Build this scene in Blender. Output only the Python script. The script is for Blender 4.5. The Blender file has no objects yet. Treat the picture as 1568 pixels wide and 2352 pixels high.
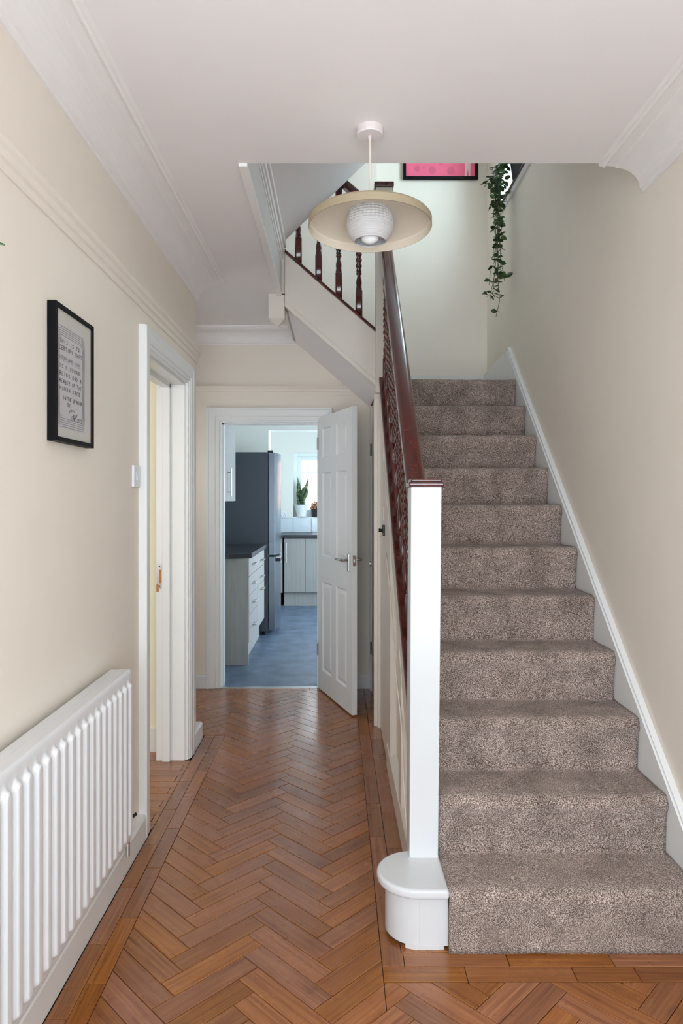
import bpy, bmesh, math, random
from mathutils import Vector, Matrix, noise
R = random.Random(7)
C = bpy.context.scene.collection
S = bpy.context.scene
PI = math.pi

# ------------------------------------------------------------------ camera, world, light, exposure
CAMZ = 1.40
cd = bpy.data.cameras.new('camera'); cam = bpy.data.objects.new('camera', cd); C.objects.link(cam)
cam.location = (0, 0, CAMZ); cam.rotation_euler = (PI/2, 0, 0)
cd.sensor_fit = 'HORIZONTAL'; cd.sensor_width = 24; cd.lens = 24
cd.shift_x = 11/1568; cd.shift_y = -26/1568; cd.clip_start = 0.05
S.camera = cam
S.view_settings.view_transform = 'Standard'; S.view_settings.look = 'None'
S.view_settings.gamma = 1; S.view_settings.use_curve_mapping = False
S.view_settings.exposure = 0.0
S.cycles.use_denoising = True
S.cycles.max_bounces = 10; S.cycles.diffuse_bounces = 6; S.cycles.caustics_refractive = False; S.cycles.caustics_reflective = False
S.cycles.sample_clamp_indirect = 6

def lin(c):
    return tuple(((x/255)/12.92 if x/255 <= .04045 else ((x/255+.055)/1.055)**2.4) for x in c)

w = bpy.data.worlds.new('sky'); S.world = w; w.use_nodes = True
wn = w.node_tree.nodes; wn['Background'].inputs[0].default_value = (.80, .90, 1.0, 1); wn['Background'].inputs[1].default_value = 5

def area(name, loc, rot, sx, sy, power, col=(1, 1, 1), spread=180):
    l = bpy.data.lights.new(name, 'AREA'); l.shape = 'RECTANGLE'; l.size = sx; l.size_y = sy
    l.energy = power; l.color = col; l.spread = math.radians(spread)
    o = bpy.data.objects.new(name, l); C.objects.link(o); o.location = loc; o.rotation_euler = rot
    return o
# daylight through the glazed front door and its side window, behind the camera
area('front_door_daylight', (0.1, -.80, 1.15), (PI/2, 0, 0), 1.9, 1.6, 55, (.85, .93, 1.0))
# added lamp at an invented, unseen recess window, brightens the open kitchen door
area('added_recess_light', (-1.62, 4.55, 1.6), (0, -PI/2, 0), .5, .46, 2.2, (.88, .95, 1.0))
# daylight through the stair window (right wall, above the half landing)
area('stair_window_daylight', (1.40, 4.42, 4.05), (0, PI/2, 0), 1.05, .74, 36, (.60, .88, 1.0))
# daylight through the kitchen window and the kitchen garden door (out of view, right side)
pl_ = area('kitchen_window_portal', (-.03, 9.86, 1.62), (-PI/2, 0, 0), 1.1, .85, 1); pl_.data.cycles.is_portal = True
area('kitchen_garden_door_daylight', (1.62, 7.6, 1.3), (0, PI/2, 0), 1.9, 2.2, 130, (.62, .82, 1.0))
# daylight from the window of the room on the left
area('side_room_daylight', (-2.2, 1.4, 1.5), (PI/2, 0, -.3), 1.2, 1.2, 27, (1, .99, .97))
# daylight from the landing upstairs
area('landing_window_daylight', (-1.35, 3.4, 4.2), (0, -PI/2, 0), 1.0, 1.2, 9, (.8, .92, 1.0))

# ------------------------------------------------------------------ materials
def nt(name):
    m = bpy.data.materials.new(name); m.use_nodes = True
    t = m.node_tree; b = t.nodes['Principled BSDF']
    return m, t, b
def N(t, kind, **kw):
    n = t.nodes.new(kind)
    for k, v in kw.items(): setattr(n, k, v)
    return n
def ramp(t, stops, interp='LINEAR'):
    r = N(t, 'ShaderNodeValToRGB'); e = r.color_ramp.elements; r.color_ramp.interpolation = interp
    e[0].position, e[0].color = stops[0][0], (*stops[0][1], 1)
    e[1].position, e[1].color = stops[-1][0], (*stops[-1][1], 1)
    for p, c in stops[1:-1]:
        x = e.new(p); x.color = (*c, 1)
    return r
def paint(name, rgb, rough=.55, bs=60, bump=.08, var=.03, stretch=(1, 1, 1), spec=.5, metal=0, dist=.002):
    m, t, b = nt(name); c = lin(rgb)
    tc = N(t, 'ShaderNodeTexCoord'); mp = N(t, 'ShaderNodeMapping'); mp.inputs['Scale'].default_value = stretch
    t.links.new(tc.outputs['Object'], mp.inputs[0])
    n = N(t, 'ShaderNodeTexNoise'); n.inputs['Scale'].default_value = bs; n.inputs['Detail'].default_value = 4
    t.links.new(mp.outputs[0], n.inputs['Vector'])
    n2 = N(t, 'ShaderNodeTexNoise'); n2.inputs['Scale'].default_value = 3; n2.inputs['Detail'].default_value = 3
    t.links.new(tc.outputs['Object'], n2.inputs['Vector'])
    r = ramp(t, [(.3, tuple(x*(1-var) for x in c)), (.7, tuple(min(1, x*(1+var)) for x in c))])
    t.links.new(n2.outputs[0], r.inputs[0]); t.links.new(r.outputs[0], b.inputs['Base Color'])
    bp = N(t, 'ShaderNodeBump'); bp.inputs['Strength'].default_value = bump; bp.inputs['Distance'].default_value = dist
    t.links.new(n.outputs[0], bp.inputs['Height']); t.links.new(bp.outputs[0], b.inputs['Normal'])
    b.inputs['Roughness'].default_value = rough; b.inputs['Metallic'].default_value = metal
    b.inputs['Specular IOR Level'].default_value = spec
    return m
M = {}
M['wall'] = paint('cream_wall_paint', (232, 223, 211), .75, 90, .10, .012)
M['ceil'] = paint('ceiling_paint', (232, 226, 225), .8, 70, .10, .01)
M['cornice'] = paint('cornice_paint', (234, 229, 227), .6, 70, .06, .01)
M['fascia'] = paint('fascia_paint', (206, 200, 196), .5, 50, .15, .03)
M['gloss'] = paint('white_gloss_paint', (228, 229, 228), .28, 40, .18, .012, (1, 1, .25))
M['satin'] = paint('old_satin_paint', (226, 218, 208), .35, 45, .22, .03, (1, 1, .3))
M['newel'] = paint('newel_gloss_paint', (211, 213, 215), .22, 45, .3, .015, (1, 1, .3))
M['door'] = paint('door_satin_paint', (222, 224, 224), .38, 60, .05, .01)
M['rad'] = paint('radiator_enamel', (220, 220, 222), .35, 80, .02, .005)
M['switch'] = paint('switch_plastic', (226, 226, 232), .3, 60, .0, .0)
M['chrome'] = paint('brushed_steel', (190, 188, 184), .28, 200, .05, .02, (1, 1, 8), metal=1)
M['darkmetal'] = paint('dark_metal', (38, 40, 44), .3, 90, .05, .02, metal=.7)
M['brass'] = paint('worn_brass_latch', (176, 150, 120), .4, 90, .1, .05, metal=.8)
M['black'] = paint('black_frame_paint', (12, 12, 15), .5, 80, .0, .0, spec=.12)
M['mount'] = paint('mount_board', (214, 210, 204), .8, 200, .03, .005)
M['paper'] = paint('certificate_paper', (206, 202, 206), .8, 200, .03, .005)
M['ink'] = paint('black_ink', (18, 18, 20), .8, 100, 0, 0)
M['inkpale'] = paint('pale_pencil', (70, 68, 72), .8, 100, 0, 0)
M['yellow'] = paint('yellow_room_paint', (234, 229, 208), .75, 90, .05, .01)
M['kwall'] = paint('kitchen_wall_paint', (222, 224, 216), .7, 80, .06, .01)
M['kwhite'] = paint('window_plastic', (226, 234, 236), .35, 60, 0, 0)
M['bare'] = paint('bare_wood', (186, 124, 72), .8, 90, .4, .12)
M['gapbrown'] = paint('dark_gap_brown', (58, 34, 26), .9, 60, .5, .3)
M['tilew'] = paint('glazed_white_tile', (206, 218, 226), .12, 9, .25, .03, dist=.01)
M['worktop'] = paint('black_worktop', (34, 37, 44), .32, 300, .1, .25)
M['fridge'] = paint('fridge_side_grey', (58, 66, 76), .45, 300, .05, .04)
M['fridged'] = paint('fridge_door_steel', (118, 128, 138), .22, 200, .03, .02, (1, 1, 12), metal=.85)
M['potw'] = paint('white_pot', (222, 230, 232), .25, 60, 0, 0)
M['potb'] = paint('black_pot', (28, 30, 36), .45, 60, .05, .02)
M['soil'] = paint('potting_soil', (52, 38, 30), .95, 150, .6, .3)
M['stem'] = paint('vine_stem', (62, 78, 40), .6, 60, .1, .1)
M['rose'] = paint('lamp_rose_plastic', (224, 214, 214), .4, 60, 0, 0)
M['cord'] = paint('lamp_cord', (218, 208, 196), .6, 60, 0, 0)
M['shadein'] = paint('shade_cream', (224, 213, 196), .45, 60, .02, .01)
M['brassb'] = paint('brushed_brass_band', (164, 150, 124), .5, 120, .1, .04, (1, 1, 12), metal=.15)
M['pink'] = paint('pink_print', (230, 100, 130), .7, 60, 0, .06)
M['pinkd'] = paint('dark_pink_print', (206, 88, 118), .7, 60, 0, .04)
M['pinkp'] = paint('pale_pink_print', (228, 192, 194), .7, 60, 0, .02)
M['silver'] = paint('threshold_strip', (180, 184, 186), .3, 90, .05, .02, metal=.8)
M['brick'] = paint('garden_wall', (214, 186, 176), .9, 20, .3, .08)
M['roof'] = paint('corrugated_roof', (170, 160, 158), .8, 20, .3, .08)

def leafmat(name, a, bcol):
    m, t, b = nt(name)
    oi = N(t, 'ShaderNodeObjectInfo'); r = ramp(t, [(0, lin(a)), (1, lin(bcol))])
    t.links.new(oi.outputs['Random'], r.inputs[0]); t.links.new(r.outputs[0], b.inputs['Base Color'])
    b.inputs['Roughness'].default_value = .38
    return m
M['leaf'] = leafmat('vine_leaf', (24, 44, 24), (66, 96, 46))
M['leafl'] = leafmat('plant_leaf', (58, 92, 52), (86, 120, 66))
m, t, b = nt('snake_plant_leaf')
tc = N(t, 'ShaderNodeTexCoord'); mp = N(t, 'ShaderNodeMapping'); mp.inputs['Scale'].default_value = (6, 6, 60)
n = N(t, 'ShaderNodeTexNoise'); n.inputs['Scale'].default_value = 1; n.inputs['Distortion'].default_value = .8
r = ramp(t, [(.42, lin((38, 70, 44))), (.58, lin((104, 132, 84)))])
t.links.new(tc.outputs['Object'], mp.inputs[0]); t.links.new(mp.outputs[0], n.inputs['Vector']); t.links.new(n.outputs[0], r.inputs[0])
t.links.new(r.outputs[0], b.inputs['Base Color']); b.inputs['Roughness'].default_value = .4
M['snake'] = m
m, t, b = nt('succulent_leaf')
tc = N(t, 'ShaderNodeTexCoord'); n = N(t, 'ShaderNodeTexNoise'); n.inputs['Scale'].default_value = 40
r = ramp(t, [(.4, lin((66, 84, 50))), (.6, lin((190, 120, 84)))])
t.links.new(tc.outputs['Object'], n.inputs['Vector']); t.links.new(n.outputs[0], r.inputs[0]); t.links.new(r.outputs[0], b.inputs['Base Color'])
M['succ'] = m

def woodmat(name, dark, mid, light, rough, scale=(3.5, 70, 8), objrand=True, coat=0, bump=.15, stain=True):
    m, t, b = nt(name)
    tc = N(t, 'ShaderNodeTexCoord'); mp = N(t, 'ShaderNodeMapping'); mp.inputs['Scale'].default_value = scale
    oi = N(t, 'ShaderNodeObjectInfo'); add = N(t, 'ShaderNodeVectorMath', operation='ADD')
    mul = N(t, 'ShaderNodeVectorMath', operation='SCALE'); mul.inputs['Scale'].default_value = 37
    cx = N(t, 'ShaderNodeCombineXYZ')
    for i in range(3): t.links.new(oi.outputs['Random'], cx.inputs[i])
    t.links.new(cx.outputs[0], mul.inputs[0]); t.links.new(tc.outputs['Object'], mp.inputs[0])
    t.links.new(mp.outputs[0], add.inputs[0]); t.links.new(mul.outputs[0], add.inputs[1])
    n = N(t, 'ShaderNodeTexNoise'); n.inputs['Scale'].default_value = 1; n.inputs['Detail'].default_value = 6
    n.inputs['Distortion'].default_value = .5; n.inputs['Roughness'].default_value = .6
    t.links.new(add.outputs[0], n.inputs['Vector'])
    r = ramp(t, [(.25, lin(dark)), (.5, lin(mid)), (.78, lin(light))]); t.links.new(n.outputs[0], r.inputs[0])
    last = r.outputs[0]
    hs = N(t, 'ShaderNodeHueSaturation')
    if objrand:
        mr = N(t, 'ShaderNodeMapRange'); mr.inputs['To Min'].default_value = .78; mr.inputs['To Max'].default_value = 1.14
        t.links.new(oi.outputs['Random'], mr.inputs['Value']); t.links.new(mr.outputs[0], hs.inputs['Value'])
        # hue follows a second hash of the same number
        ma = N(t, 'ShaderNodeMath', operation='MULTIPLY'); ma.inputs[1].default_value = 17.31
        fr = N(t, 'ShaderNodeMath', operation='FRACT'); mr2 = N(t, 'ShaderNodeMapRange')
        mr2.inputs['To Min'].default_value = .497; mr2.inputs['To Max'].default_value = .505
        t.links.new(oi.outputs['Random'], ma.inputs[0]); t.links.new(ma.outputs[0], fr.inputs[0]); t.links.new(fr.outputs[0], mr2.inputs['Value'])
        t.links.new(mr2.outputs[0], hs.inputs['Hue'])
        mr3 = N(t, 'ShaderNodeMapRange'); mr3.inputs['To Min'].default_value = .95; mr3.inputs['To Max'].default_value = 1.15
        t.links.new(fr.outputs[0], mr3.inputs['Value']); t.links.new(mr3.outputs[0], hs.inputs['Saturation'])
    t.links.new(last, hs.inputs['Color']); last = hs.outputs[0]
    if stain:
        g = N(t, 'ShaderNodeNewGeometry'); n3 = N(t, 'ShaderNodeTexNoise'); n3.inputs['Scale'].default_value = 9; n3.inputs['Detail'].default_value = 8
        n3.inputs['Roughness'].default_value = .65
        t.links.new(g.outputs['Position'], n3.inputs['Vector'])
        r3 = ramp(t, [(.28, (.62, .58, .55)), (.42, (.95, .95, .95)), (.62, (1.0, 1.0, 1.0)), (.75, (1.12, 1.14, 1.2))])
        t.links.new(n3.outputs[0], r3.inputs[0])
        mx = N(t, 'ShaderNodeMix', data_type='RGBA', blend_type='MULTIPLY'); mx.inputs[0].default_value = .8
        t.links.new(last, mx.inputs[6]); t.links.new(r3.outputs[0], mx.inputs[7]); last = mx.outputs[2]
        rr = ramp(t, [(.3, (rough*1.35,)*3), (.7, (rough*.8,)*3)]); t.links.new(n3.outputs[0], rr.inputs[0]); t.links.new(rr.outputs[0], b.inputs['Roughness'])
    else:
        b.inputs['Roughness'].default_value = rough
    t.links.new(last, b.inputs['Base Color'])
    bp = N(t, 'ShaderNodeBump'); bp.inputs['Strength'].default_value = bump; bp.inputs['Distance'].default_value = .001
    t.links.new(n.outputs[0], bp.inputs['Height']); t.links.new(bp.outputs[0], b.inputs['Normal'])
    b.inputs['Coat Weight'].default_value = coat; b.inputs['Coat Roughness'].default_value = .12
    return m
M['parquet'] = woodmat('pine_parquet', (112, 66, 42), (152, 98, 64), (176, 122, 82), .28, (3.0, 110, 8), bump=.22, coat=.3)
M['parquetj'] = paint('parquet_joint', (30, 19, 14), .9, 60, .2, .2)
M['mahog'] = woodmat('mahogany_varnish', (46, 14, 12), (74, 22, 17), (98, 34, 24), .22, (30, 30, 4), objrand=False, coat=.6, bump=.05, stain=False)
M['greyoak'] = woodmat('grey_oak_laminate', (134, 134, 131), (148, 147, 143), (156, 155, 151), .5, (60, 60, 2.5), objrand=False, bump=.05, stain=False)

def slate():
    m, t, b = nt('slate_vinyl')
    g = N(t, 'ShaderNodeNewGeometry'); n = N(t, 'ShaderNodeTexNoise'); n.inputs['Scale'].default_value = 7; n.inputs['Detail'].default_value = 8
    t.links.new(g.outputs['Position'], n.inputs['Vector'])
    r = ramp(t, [(.3, lin((72, 87, 104))), (.7, lin((100, 118, 139)))]); t.links.new(n.outputs[0], r.inputs[0])
    t.links.new(r.outputs[0], b.inputs['Base Color']); b.inputs['Roughness'].default_value = .42
    bp = N(t, 'ShaderNodeBump'); bp.inputs['Strength'].default_value = .2; bp.inputs['Distance'].default_value = .003
    t.links.new(n.outputs[0], bp.inputs['Height']); t.links.new(bp.outputs[0], b.inputs['Normal'])
    return m
M['slate'] = slate(); M['slatej'] = paint('slate_joint', (74, 88, 106), .8, 60, 0, 0)

def carpetmat():
    m, t, b = nt('speckled_twist_carpet')
    g = N(t, 'ShaderNodeNewGeometry')
    n = N(t, 'ShaderNodeTexNoise'); n.inputs['Scale'].default_value = 320; n.inputs['Detail'].default_value = 3; n.inputs['Roughness'].default_value = .7
    t.links.new(g.outputs['Position'], n.inputs['Vector'])
    r = ramp(t, [(.40, lin((80, 63, 54))), (.50, lin((148, 127, 115))), (.60, lin((224, 207, 198)))])
    t.links.new(n.outputs[0], r.inputs[0])
    n2 = N(t, 'ShaderNodeTexNoise'); n2.inputs['Scale'].default_value = 9; n2.inputs['Detail'].default_value = 5; n2.inputs['Roughness'].default_value = .6
    t.links.new(g.outputs['Position'], n2.inputs['Vector'])
    r2 = ramp(t, [(.33, (.70, .68, .67)), (.50, (.98, .98, .98)), (.68, (1.22, 1.23, 1.25))]); t.links.new(n2.outputs[0], r2.inputs[0])
    mx = N(t, 'ShaderNodeMix', data_type='RGBA', blend_type='MULTIPLY'); mx.inputs[0].default_value = 1
    t.links.new(r.outputs[0], mx.inputs[6]); t.links.new(r2.outputs[0], mx.inputs[7])
    t.links.new(mx.outputs[2], b.inputs['Base Color']); b.inputs['Roughness'].default_value = 1
    b.inputs['Specular IOR Level'].default_value = .1
    b.inputs['Sheen Weight'].default_value = .25; b.inputs['Sheen Roughness'].default_value = .5
    bp = N(t, 'ShaderNodeBump'); bp.inputs['Strength'].default_value = .9; bp.inputs['Distance'].default_value = .006
    t.links.new(n.outputs[0], bp.inputs['Height']); t.links.new(bp.outputs[0], b.inputs['Normal'])
    return m
M['carpet'] = carpetmat()

def glassmat(name, rough, col=(1, 1, 1), alpha=None, trans=1, ior=1.45):
    m, t, b = nt(name)
    b.inputs['Transmission Weight'].default_value = trans; b.inputs['Roughness'].default_value = rough
    b.inputs['Base Color'].default_value = (*col, 1); b.inputs['IOR'].default_value = ior
    if alpha is not None: b.inputs['Alpha'].default_value = alpha
    return m
M['pane'] = glassmat('window_glass', .0, alpha=.12, ior=1.2)
M['picglass'] = glassmat('picture_glass', .02, alpha=.10, ior=1.3)
M['opal'] = glassmat('pressed_lamp_glass', .18, (.97, .95, .95), trans=.42)
m, t, b = nt('bulb_white'); b.inputs['Base Color'].default_value = (.9, .9, .92, 1); b.inputs['Roughness'].default_value = .3; M['bulb'] = m
m, t, b = nt('garden_haze_bright')     # the sunlit outdoors seen through the stair window glass
b.inputs['Base Color'].default_value = (.9, .95, 1, 1); M['outw'] = m

# ------------------------------------------------------------------ mesh helpers
class MB:
    def __init__(s): s.v = []; s.f = []
    def box(s, x0, x1, y0, y1, z0, z1):
        i = len(s.v)
        s.v += [(x0, y0, z0), (x1, y0, z0), (x1, y1, z0), (x0, y1, z0), (x0, y0, z1), (x1, y0, z1), (x1, y1, z1), (x0, y1, z1)]
        s.f += [tuple(i+k for k in q) for q in ((3, 2, 1, 0), (4, 5, 6, 7), (0, 1, 5, 4), (1, 2, 6, 5), (2, 3, 7, 6), (3, 0, 4, 7))]
        return s
    def prism(s, pts, axis, a, b):
        """extrude polygon along axis; pts are the two other coords in xyz order"""
        def mk(p, h):
            return {'x': (h, p[0], p[1]), 'y': (p[0], h, p[1]), 'z': (p[0], p[1], h)}[axis]
        i = len(s.v); n = len(pts)
        s.v += [mk(p, a) for p in pts] + [mk(p, b) for p in pts]
        s.f += [tuple(range(i, i+n))[::-1], tuple(range(i+n, i+2*n))]
        for k in range(n): s.f.append((i+k, i+(k+1) % n, i+n+(k+1) % n, i+n+k))
        return s
    def rings(s, rings, closed=True, cap=True):
        i = len(s.v); n = len(rings[0])
        for r in rings: s.v += [tuple(p) for p in r]
        for a in range(len(rings)-1):
            for k in range(n if closed else n-1):
                k2 = (k+1) % n
                s.f.append((i+a*n+k, i+a*n+k2, i+(a+1)*n+k2, i+(a+1)*n+k))
        if cap:
            s.f.append(tuple(range(i, i+n))[::-1]); s.f.append(tuple(range(i+(len(rings)-1)*n, i+len(rings)*n)))
        return s
    def lathe(s, prof, c=(0, 0, 0), n=24, cap=True):
        return s.rings([[(c[0]+r*math.cos(2*PI*k/n), c[1]+r*math.sin(2*PI*k/n), c[2]+z) for k in range(n)] for r, z in prof], cap=cap)
    def tube(s, pts, r, n=8):
        pts = [Vector(p) for p in pts]; rs = r if isinstance(r, (list, tuple)) else [r]*len(pts)
        out = []; up = None
        for k, p in enumerate(pts):
            d = (pts[min(k+1, len(pts)-1)]-pts[max(k-1, 0)]).normalized()
            if up is None or abs(d.dot(up)) > .98: up = Vector((0, 0, 1)) if abs(d.z) < .9 else Vector((1, 0, 0))
            a = d.cross(up).normalized(); b_ = a.cross(d).normalized(); up = b_
            out.append([p+(a*math.cos(2*PI*j/n)+b_*math.sin(2*PI*j/n))*rs[k] for j in range(n)])
        return s.rings(out)
    def mesh(s, name):
        me = bpy.data.meshes.new(name); me.from_pydata([tuple(v) for v in s.v], [], s.f); me.validate()
        bm = bmesh.new(); bm.from_mesh(me); bmesh.ops.recalc_face_normals(bm, faces=bm.faces); bm.to_mesh(me); bm.free()
        return me
    def build(s, name, mat, parent=None, bevel=0, smooth=False, seg=2, mesh=None):
        me = mesh or s.mesh(name)
        if not me.materials: me.materials.append(mat)
        if smooth: me.polygons.foreach_set('use_smooth', [True]*len(me.polygons))
        o = bpy.data.objects.new(name, me); C.objects.link(o)
        if parent: o.parent = parent; o.matrix_parent_inverse = parent.matrix_world.inverted() if False else Matrix()
        if bevel:
            bv = o.modifiers.new('bevel', 'BEVEL'); bv.width = bevel; bv.segments = seg; bv.limit_method = 'ANGLE'; bv.angle_limit = math.radians(40)
        return o
def box(*a): return MB().box(*a)
def thing(name, label, cat, group=None, loc=(0, 0, 0)):
    o = bpy.data.objects.new(name, None); C.objects.link(o); o.location = loc; o.empty_display_size = .05
    o['label'] = label; o['category'] = cat
    if group: o['group'] = group
    return o
def tag(o, label, cat, group=None):
    o['label'] = label; o['category'] = cat
    if group: o['group'] = group
    return o
def st(o, label=None):
    o['kind'] = 'structure'
    if label: o['label'] = label
    return o
def setempty(name, label=None):
    o = bpy.data.objects.new(name, None); C.objects.link(o); o['kind'] = 'structure'; o.empty_display_size = .05
    if label: o['label'] = label
    return o
def sweep_frame(prof, x0, x1, z1, base, mapf, z0=0):
    """architrave: prof = [(outward, thickness)], legs down to z0; mapf(u, v, t)->xyz"""
    m = MB(); rings = []
    full = [(0, 0)] + prof + [(prof[-1][0], 0)]
    for node in range(4):
        ring = []
        for u, v in full:
            if node == 0: p = (x0-u, z0)
            elif node == 1: p = (x0-u, z1+u)
            elif node == 2: p = (x1+u, z1+u)
            else: p = (x1+u, z0)
            ring.append(mapf(p[0], p[1], base+v))
        rings.append(ring)
    return m.rings(rings)

# ------------------------------------------------------------------ dimensions
XL, XR = -.82, 1.16          # hall left wall, stair right wall
YC, YF = 3.98, 5.105         # corner of left wall, far wall
ZC = 2.67                    # hall ceiling
YO = 2.57                    # front edge of the stairwell opening
XO = -.35                    # left edge of the stairwell opening
YB = 5.27                    # back wall of stairwell
RI, GO = .197, .219          # riser, going
nose = lambda k: 1.881+GO*k  # y of nosing k
XS0, XS1 = .335, 1.127       # carpet sides
ZU = 5.4                     # upstairs ceiling
XREC = -1.45

# ------------------------------------------------------------------ structure: walls
DY0, DY1, DZ = 2.93, 3.68, 2.03      # left doorway
m = MB()
m.box(-.97, XL, -.78, DY0, -.02, ZC+.02); m.box(-.97, XL, DY1, YC, -.02, ZC+.02); m.box(-.97, XL, DY0, DY1, DZ, ZC+.02)
m.box(XREC, -.97, 3.825, YC, -.02, ZC+.02)
m.box(XREC-.15, XREC, 3.825, 4.32, -.02, ZC+.02); m.box(XREC-.15, XREC, 4.78, 5.3, -.02, ZC+.02); m.box(XREC-.15, XREC, 4.32, 4.78, -.02, 1.35); m.box(XREC-.15, XREC, 4.32, 4.78, 1.85, ZC+.02)
st(m.build('wall_left', M['wall']), 'cream wall with radiator and framed print')
KX0, KX1, KZ = -.863, -.143, 1.986   # kitchen doorway
m = MB()
m.box(XREC-.15, KX0, YF, 5.265, -.02, ZC); m.box(KX1, .30, YF, 5.265, -.02, 2.1); m.box(KX1, .30, YF, 5.265, 2.1, ZC)
m.box(KX0, KX1, YF, 5.265, KZ, ZC)
st(m.build('wall_far', M['wall']), 'cream wall around the kitchen doorway')
WY0, WY1, WZ0, WZ1 = 4.06, 4.82, 3.468, 4.55   # stair window
m = MB()
m.box(XR, XR+.28, -.78, WY0, -.02, ZU); m.box(XR, XR+.28, WY1, 5.5, -.02, ZU)
m.box(XR, XR+.28, WY0, WY1, -.02, WZ0-.022); m.box(XR, XR+.28, WY0, WY1, WZ1, ZU)
st(m.build('wall_right', M['wall']), 'cream wall along the stairs')
m = MB(); m.box(.30, XR, YB, 5.5, -.02, ZU); m.box(-1.6, .30, YF, 5.5, ZC, ZU)
st(m.build('wall_stairwell', M['wall']), 'cream back wall of the stairwell')
# front wall with glazed door and side window behind the camera
m = MB()
m.box(-1.6, -.85, -.78, -.63, -.02, ZC); m.box(1.06, XR+.02, -.78, -.63, -.02, ZC)
m.box(-.85, 1.06, -.78, -.63, 2.3, ZC); m.box(-.85, 1.06, -.78, -.63, -.02, .4)
st(m.build('wall_front', M['wall']))
wf = setempty('window_1', 'glazed front screen behind the viewpoint')
m = MB()
for x in (-.85, -.25, .40, 1.01): m.box(x, x+.05, -.74, -.68, .4, 2.3)
m.box(-.85, 1.06, -.74, -.68, .4, .45); m.box(-.85, 1.06, -.74, -.68, 2.25, 2.3)
m.build('window_frame', M['gloss'], wf)
w4 = setempty('window_added', 'added unseen window in the recess, lets extra light onto the kitchen door')  # invented opening, lets more light into the far end of the hall
m = MB(); m.box(XREC-.10, XREC-.05, 4.32, 4.35, 1.35, 1.85); m.box(XREC-.10, XREC-.05, 4.75, 4.78, 1.35, 1.85); m.box(XREC-.10, XREC-.05, 4.35, 4.75, 1.35, 1.38); m.box(XREC-.10, XREC-.05, 4.35, 4.75, 1.82, 1.85)
m.build('window_frame', M['gloss'], w4)
# side room
m = MB(); m.box(-3.1, -.97, 3.82, 3.825, -.02, 2.6); m.box(-3.1, -3.0, .6, 3.82, -.02, 2.6); m.box(-3.1, -.97, .5, .6, -.02, 2.6)
st(m.build('wall_side_room', M['yellow']), 'pale yellow wall seen through the left doorway')
st(box(-3.1, -.97, .5, 3.82, 2.6, 2.65).build('ceiling', M['ceil']))
st(box(-1.7, -.985, 3.800, 3.82, 0, .13).build('baseboard_side_room', M['gloss']))
# upstairs shell
m = MB(); m.box(-1.6, -1.45, .4, 5.5, 2.98, ZU); m.box(-1.6, XR, .4, .55, 2.98, ZU)
st(m.build('wall_upstairs', M['wall']))
st(box(-1.6, XR+.28, .4, 5.5, ZU, ZU+.1).build('ceiling', M['ceil']))
# hall ceiling slab with the opening
m = MB()
m.box(-1.6, XR, -.78, YO, ZC, 2.955); m.box(-1.6, XO, YO, YF, ZC, 2.955); m.box(XO, -.32, 4.30, YF, ZC, 2.955)
ce = st(m.build('ceiling', M['ceil']), 'white painted hall ceiling')

# cornice
def cornice_profile():
    p = [(0, .108), (.010, .108), (.012, .098), (.020, .094)]
    for k in range(9):
        a = k/8*PI/2
        p.append((.020+.088*(1-math.cos(a)), .094-.076*math.sin(a)))
    p += [(.112, .0165), (.114, .012), (.148, .010), (.150, .015), (.157, .017), (.162, .012), (.172, .012), (.176, 0), (0, 0)]
    return p
cp = cornice_profile()
m = MB(); m.prism([(XL+d, ZC-h) for d, h in cp], 'y', -.63, YC)
st(m.build('trim_1', M['cornice'], smooth=False), 'white coved cornice above the left wall')
m = MB(); m.prism([(XR-d, ZC-h) for d, h in cp], 'y', -.63, YO)
st(m.build('trim_2', M['cornice']), 'white coved cornice above the stairs wall')
m = MB(); m.prism([(YF-d, ZC-h) for d, h in cp], 'x', XREC, -.30)
st(m.build('trim_3', M['cornice']), 'white coved cornice above the kitchen door wall')
# picture rails
def rail_prof(z): return [(0, z-.035), (.006, z-.035), (.008, z-.012), (.016, z-.008), (.018, z+.012), (.028, z+.018), (.032, z+.026), (.030, z+.034), (0, z+.036)]
m = MB(); m.prism([(XL+d, z) for d, z in rail_prof(2.240)], 'y', -.63, YC+.028)
m2 = st(m.build('trim_4', M['wall']), 'cream picture rail on the left wall')
m = MB(); m.prism([(YF-d, z) for d, z in rail_prof(2.222)], 'x', XREC, .13)
st(m.build('trim_5', M['wall']), 'cream picture rail above the kitchen door')
# baseboards
def bb(z=.103, d=.032): return [(0, 0), (d, 0), (d, z-.012), (d-.008, z), (0, z)]
m = MB(); m.prism([(XL+d, z) for d, z in bb()], 'y', -.63, 2.832)
st(m.build('baseboard_left', M['gloss']), 'white baseboard under the radiator')
m = MB(); m.prism([(XL+d, z) for d, z in bb()], 'y', 3.775, YC+.032); m.prism([(YC+.0+d, z) for d, z in bb()], 'x', XREC, XL+.0)
st(m.build('baseboard_corner', M['gloss']), 'short white baseboard on the corner past the left doorway')
m = MB(); m.prism([(YF-d, z) for d, z in bb(.10, .022)], 'x', XREC, -.972); m.prism([(YF-d, z) for d, z in bb(.10, .022)], 'x', -.03, .25)
st(m.build('baseboard_far', M['gloss']), 'white baseboard beside the kitchen door')

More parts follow.
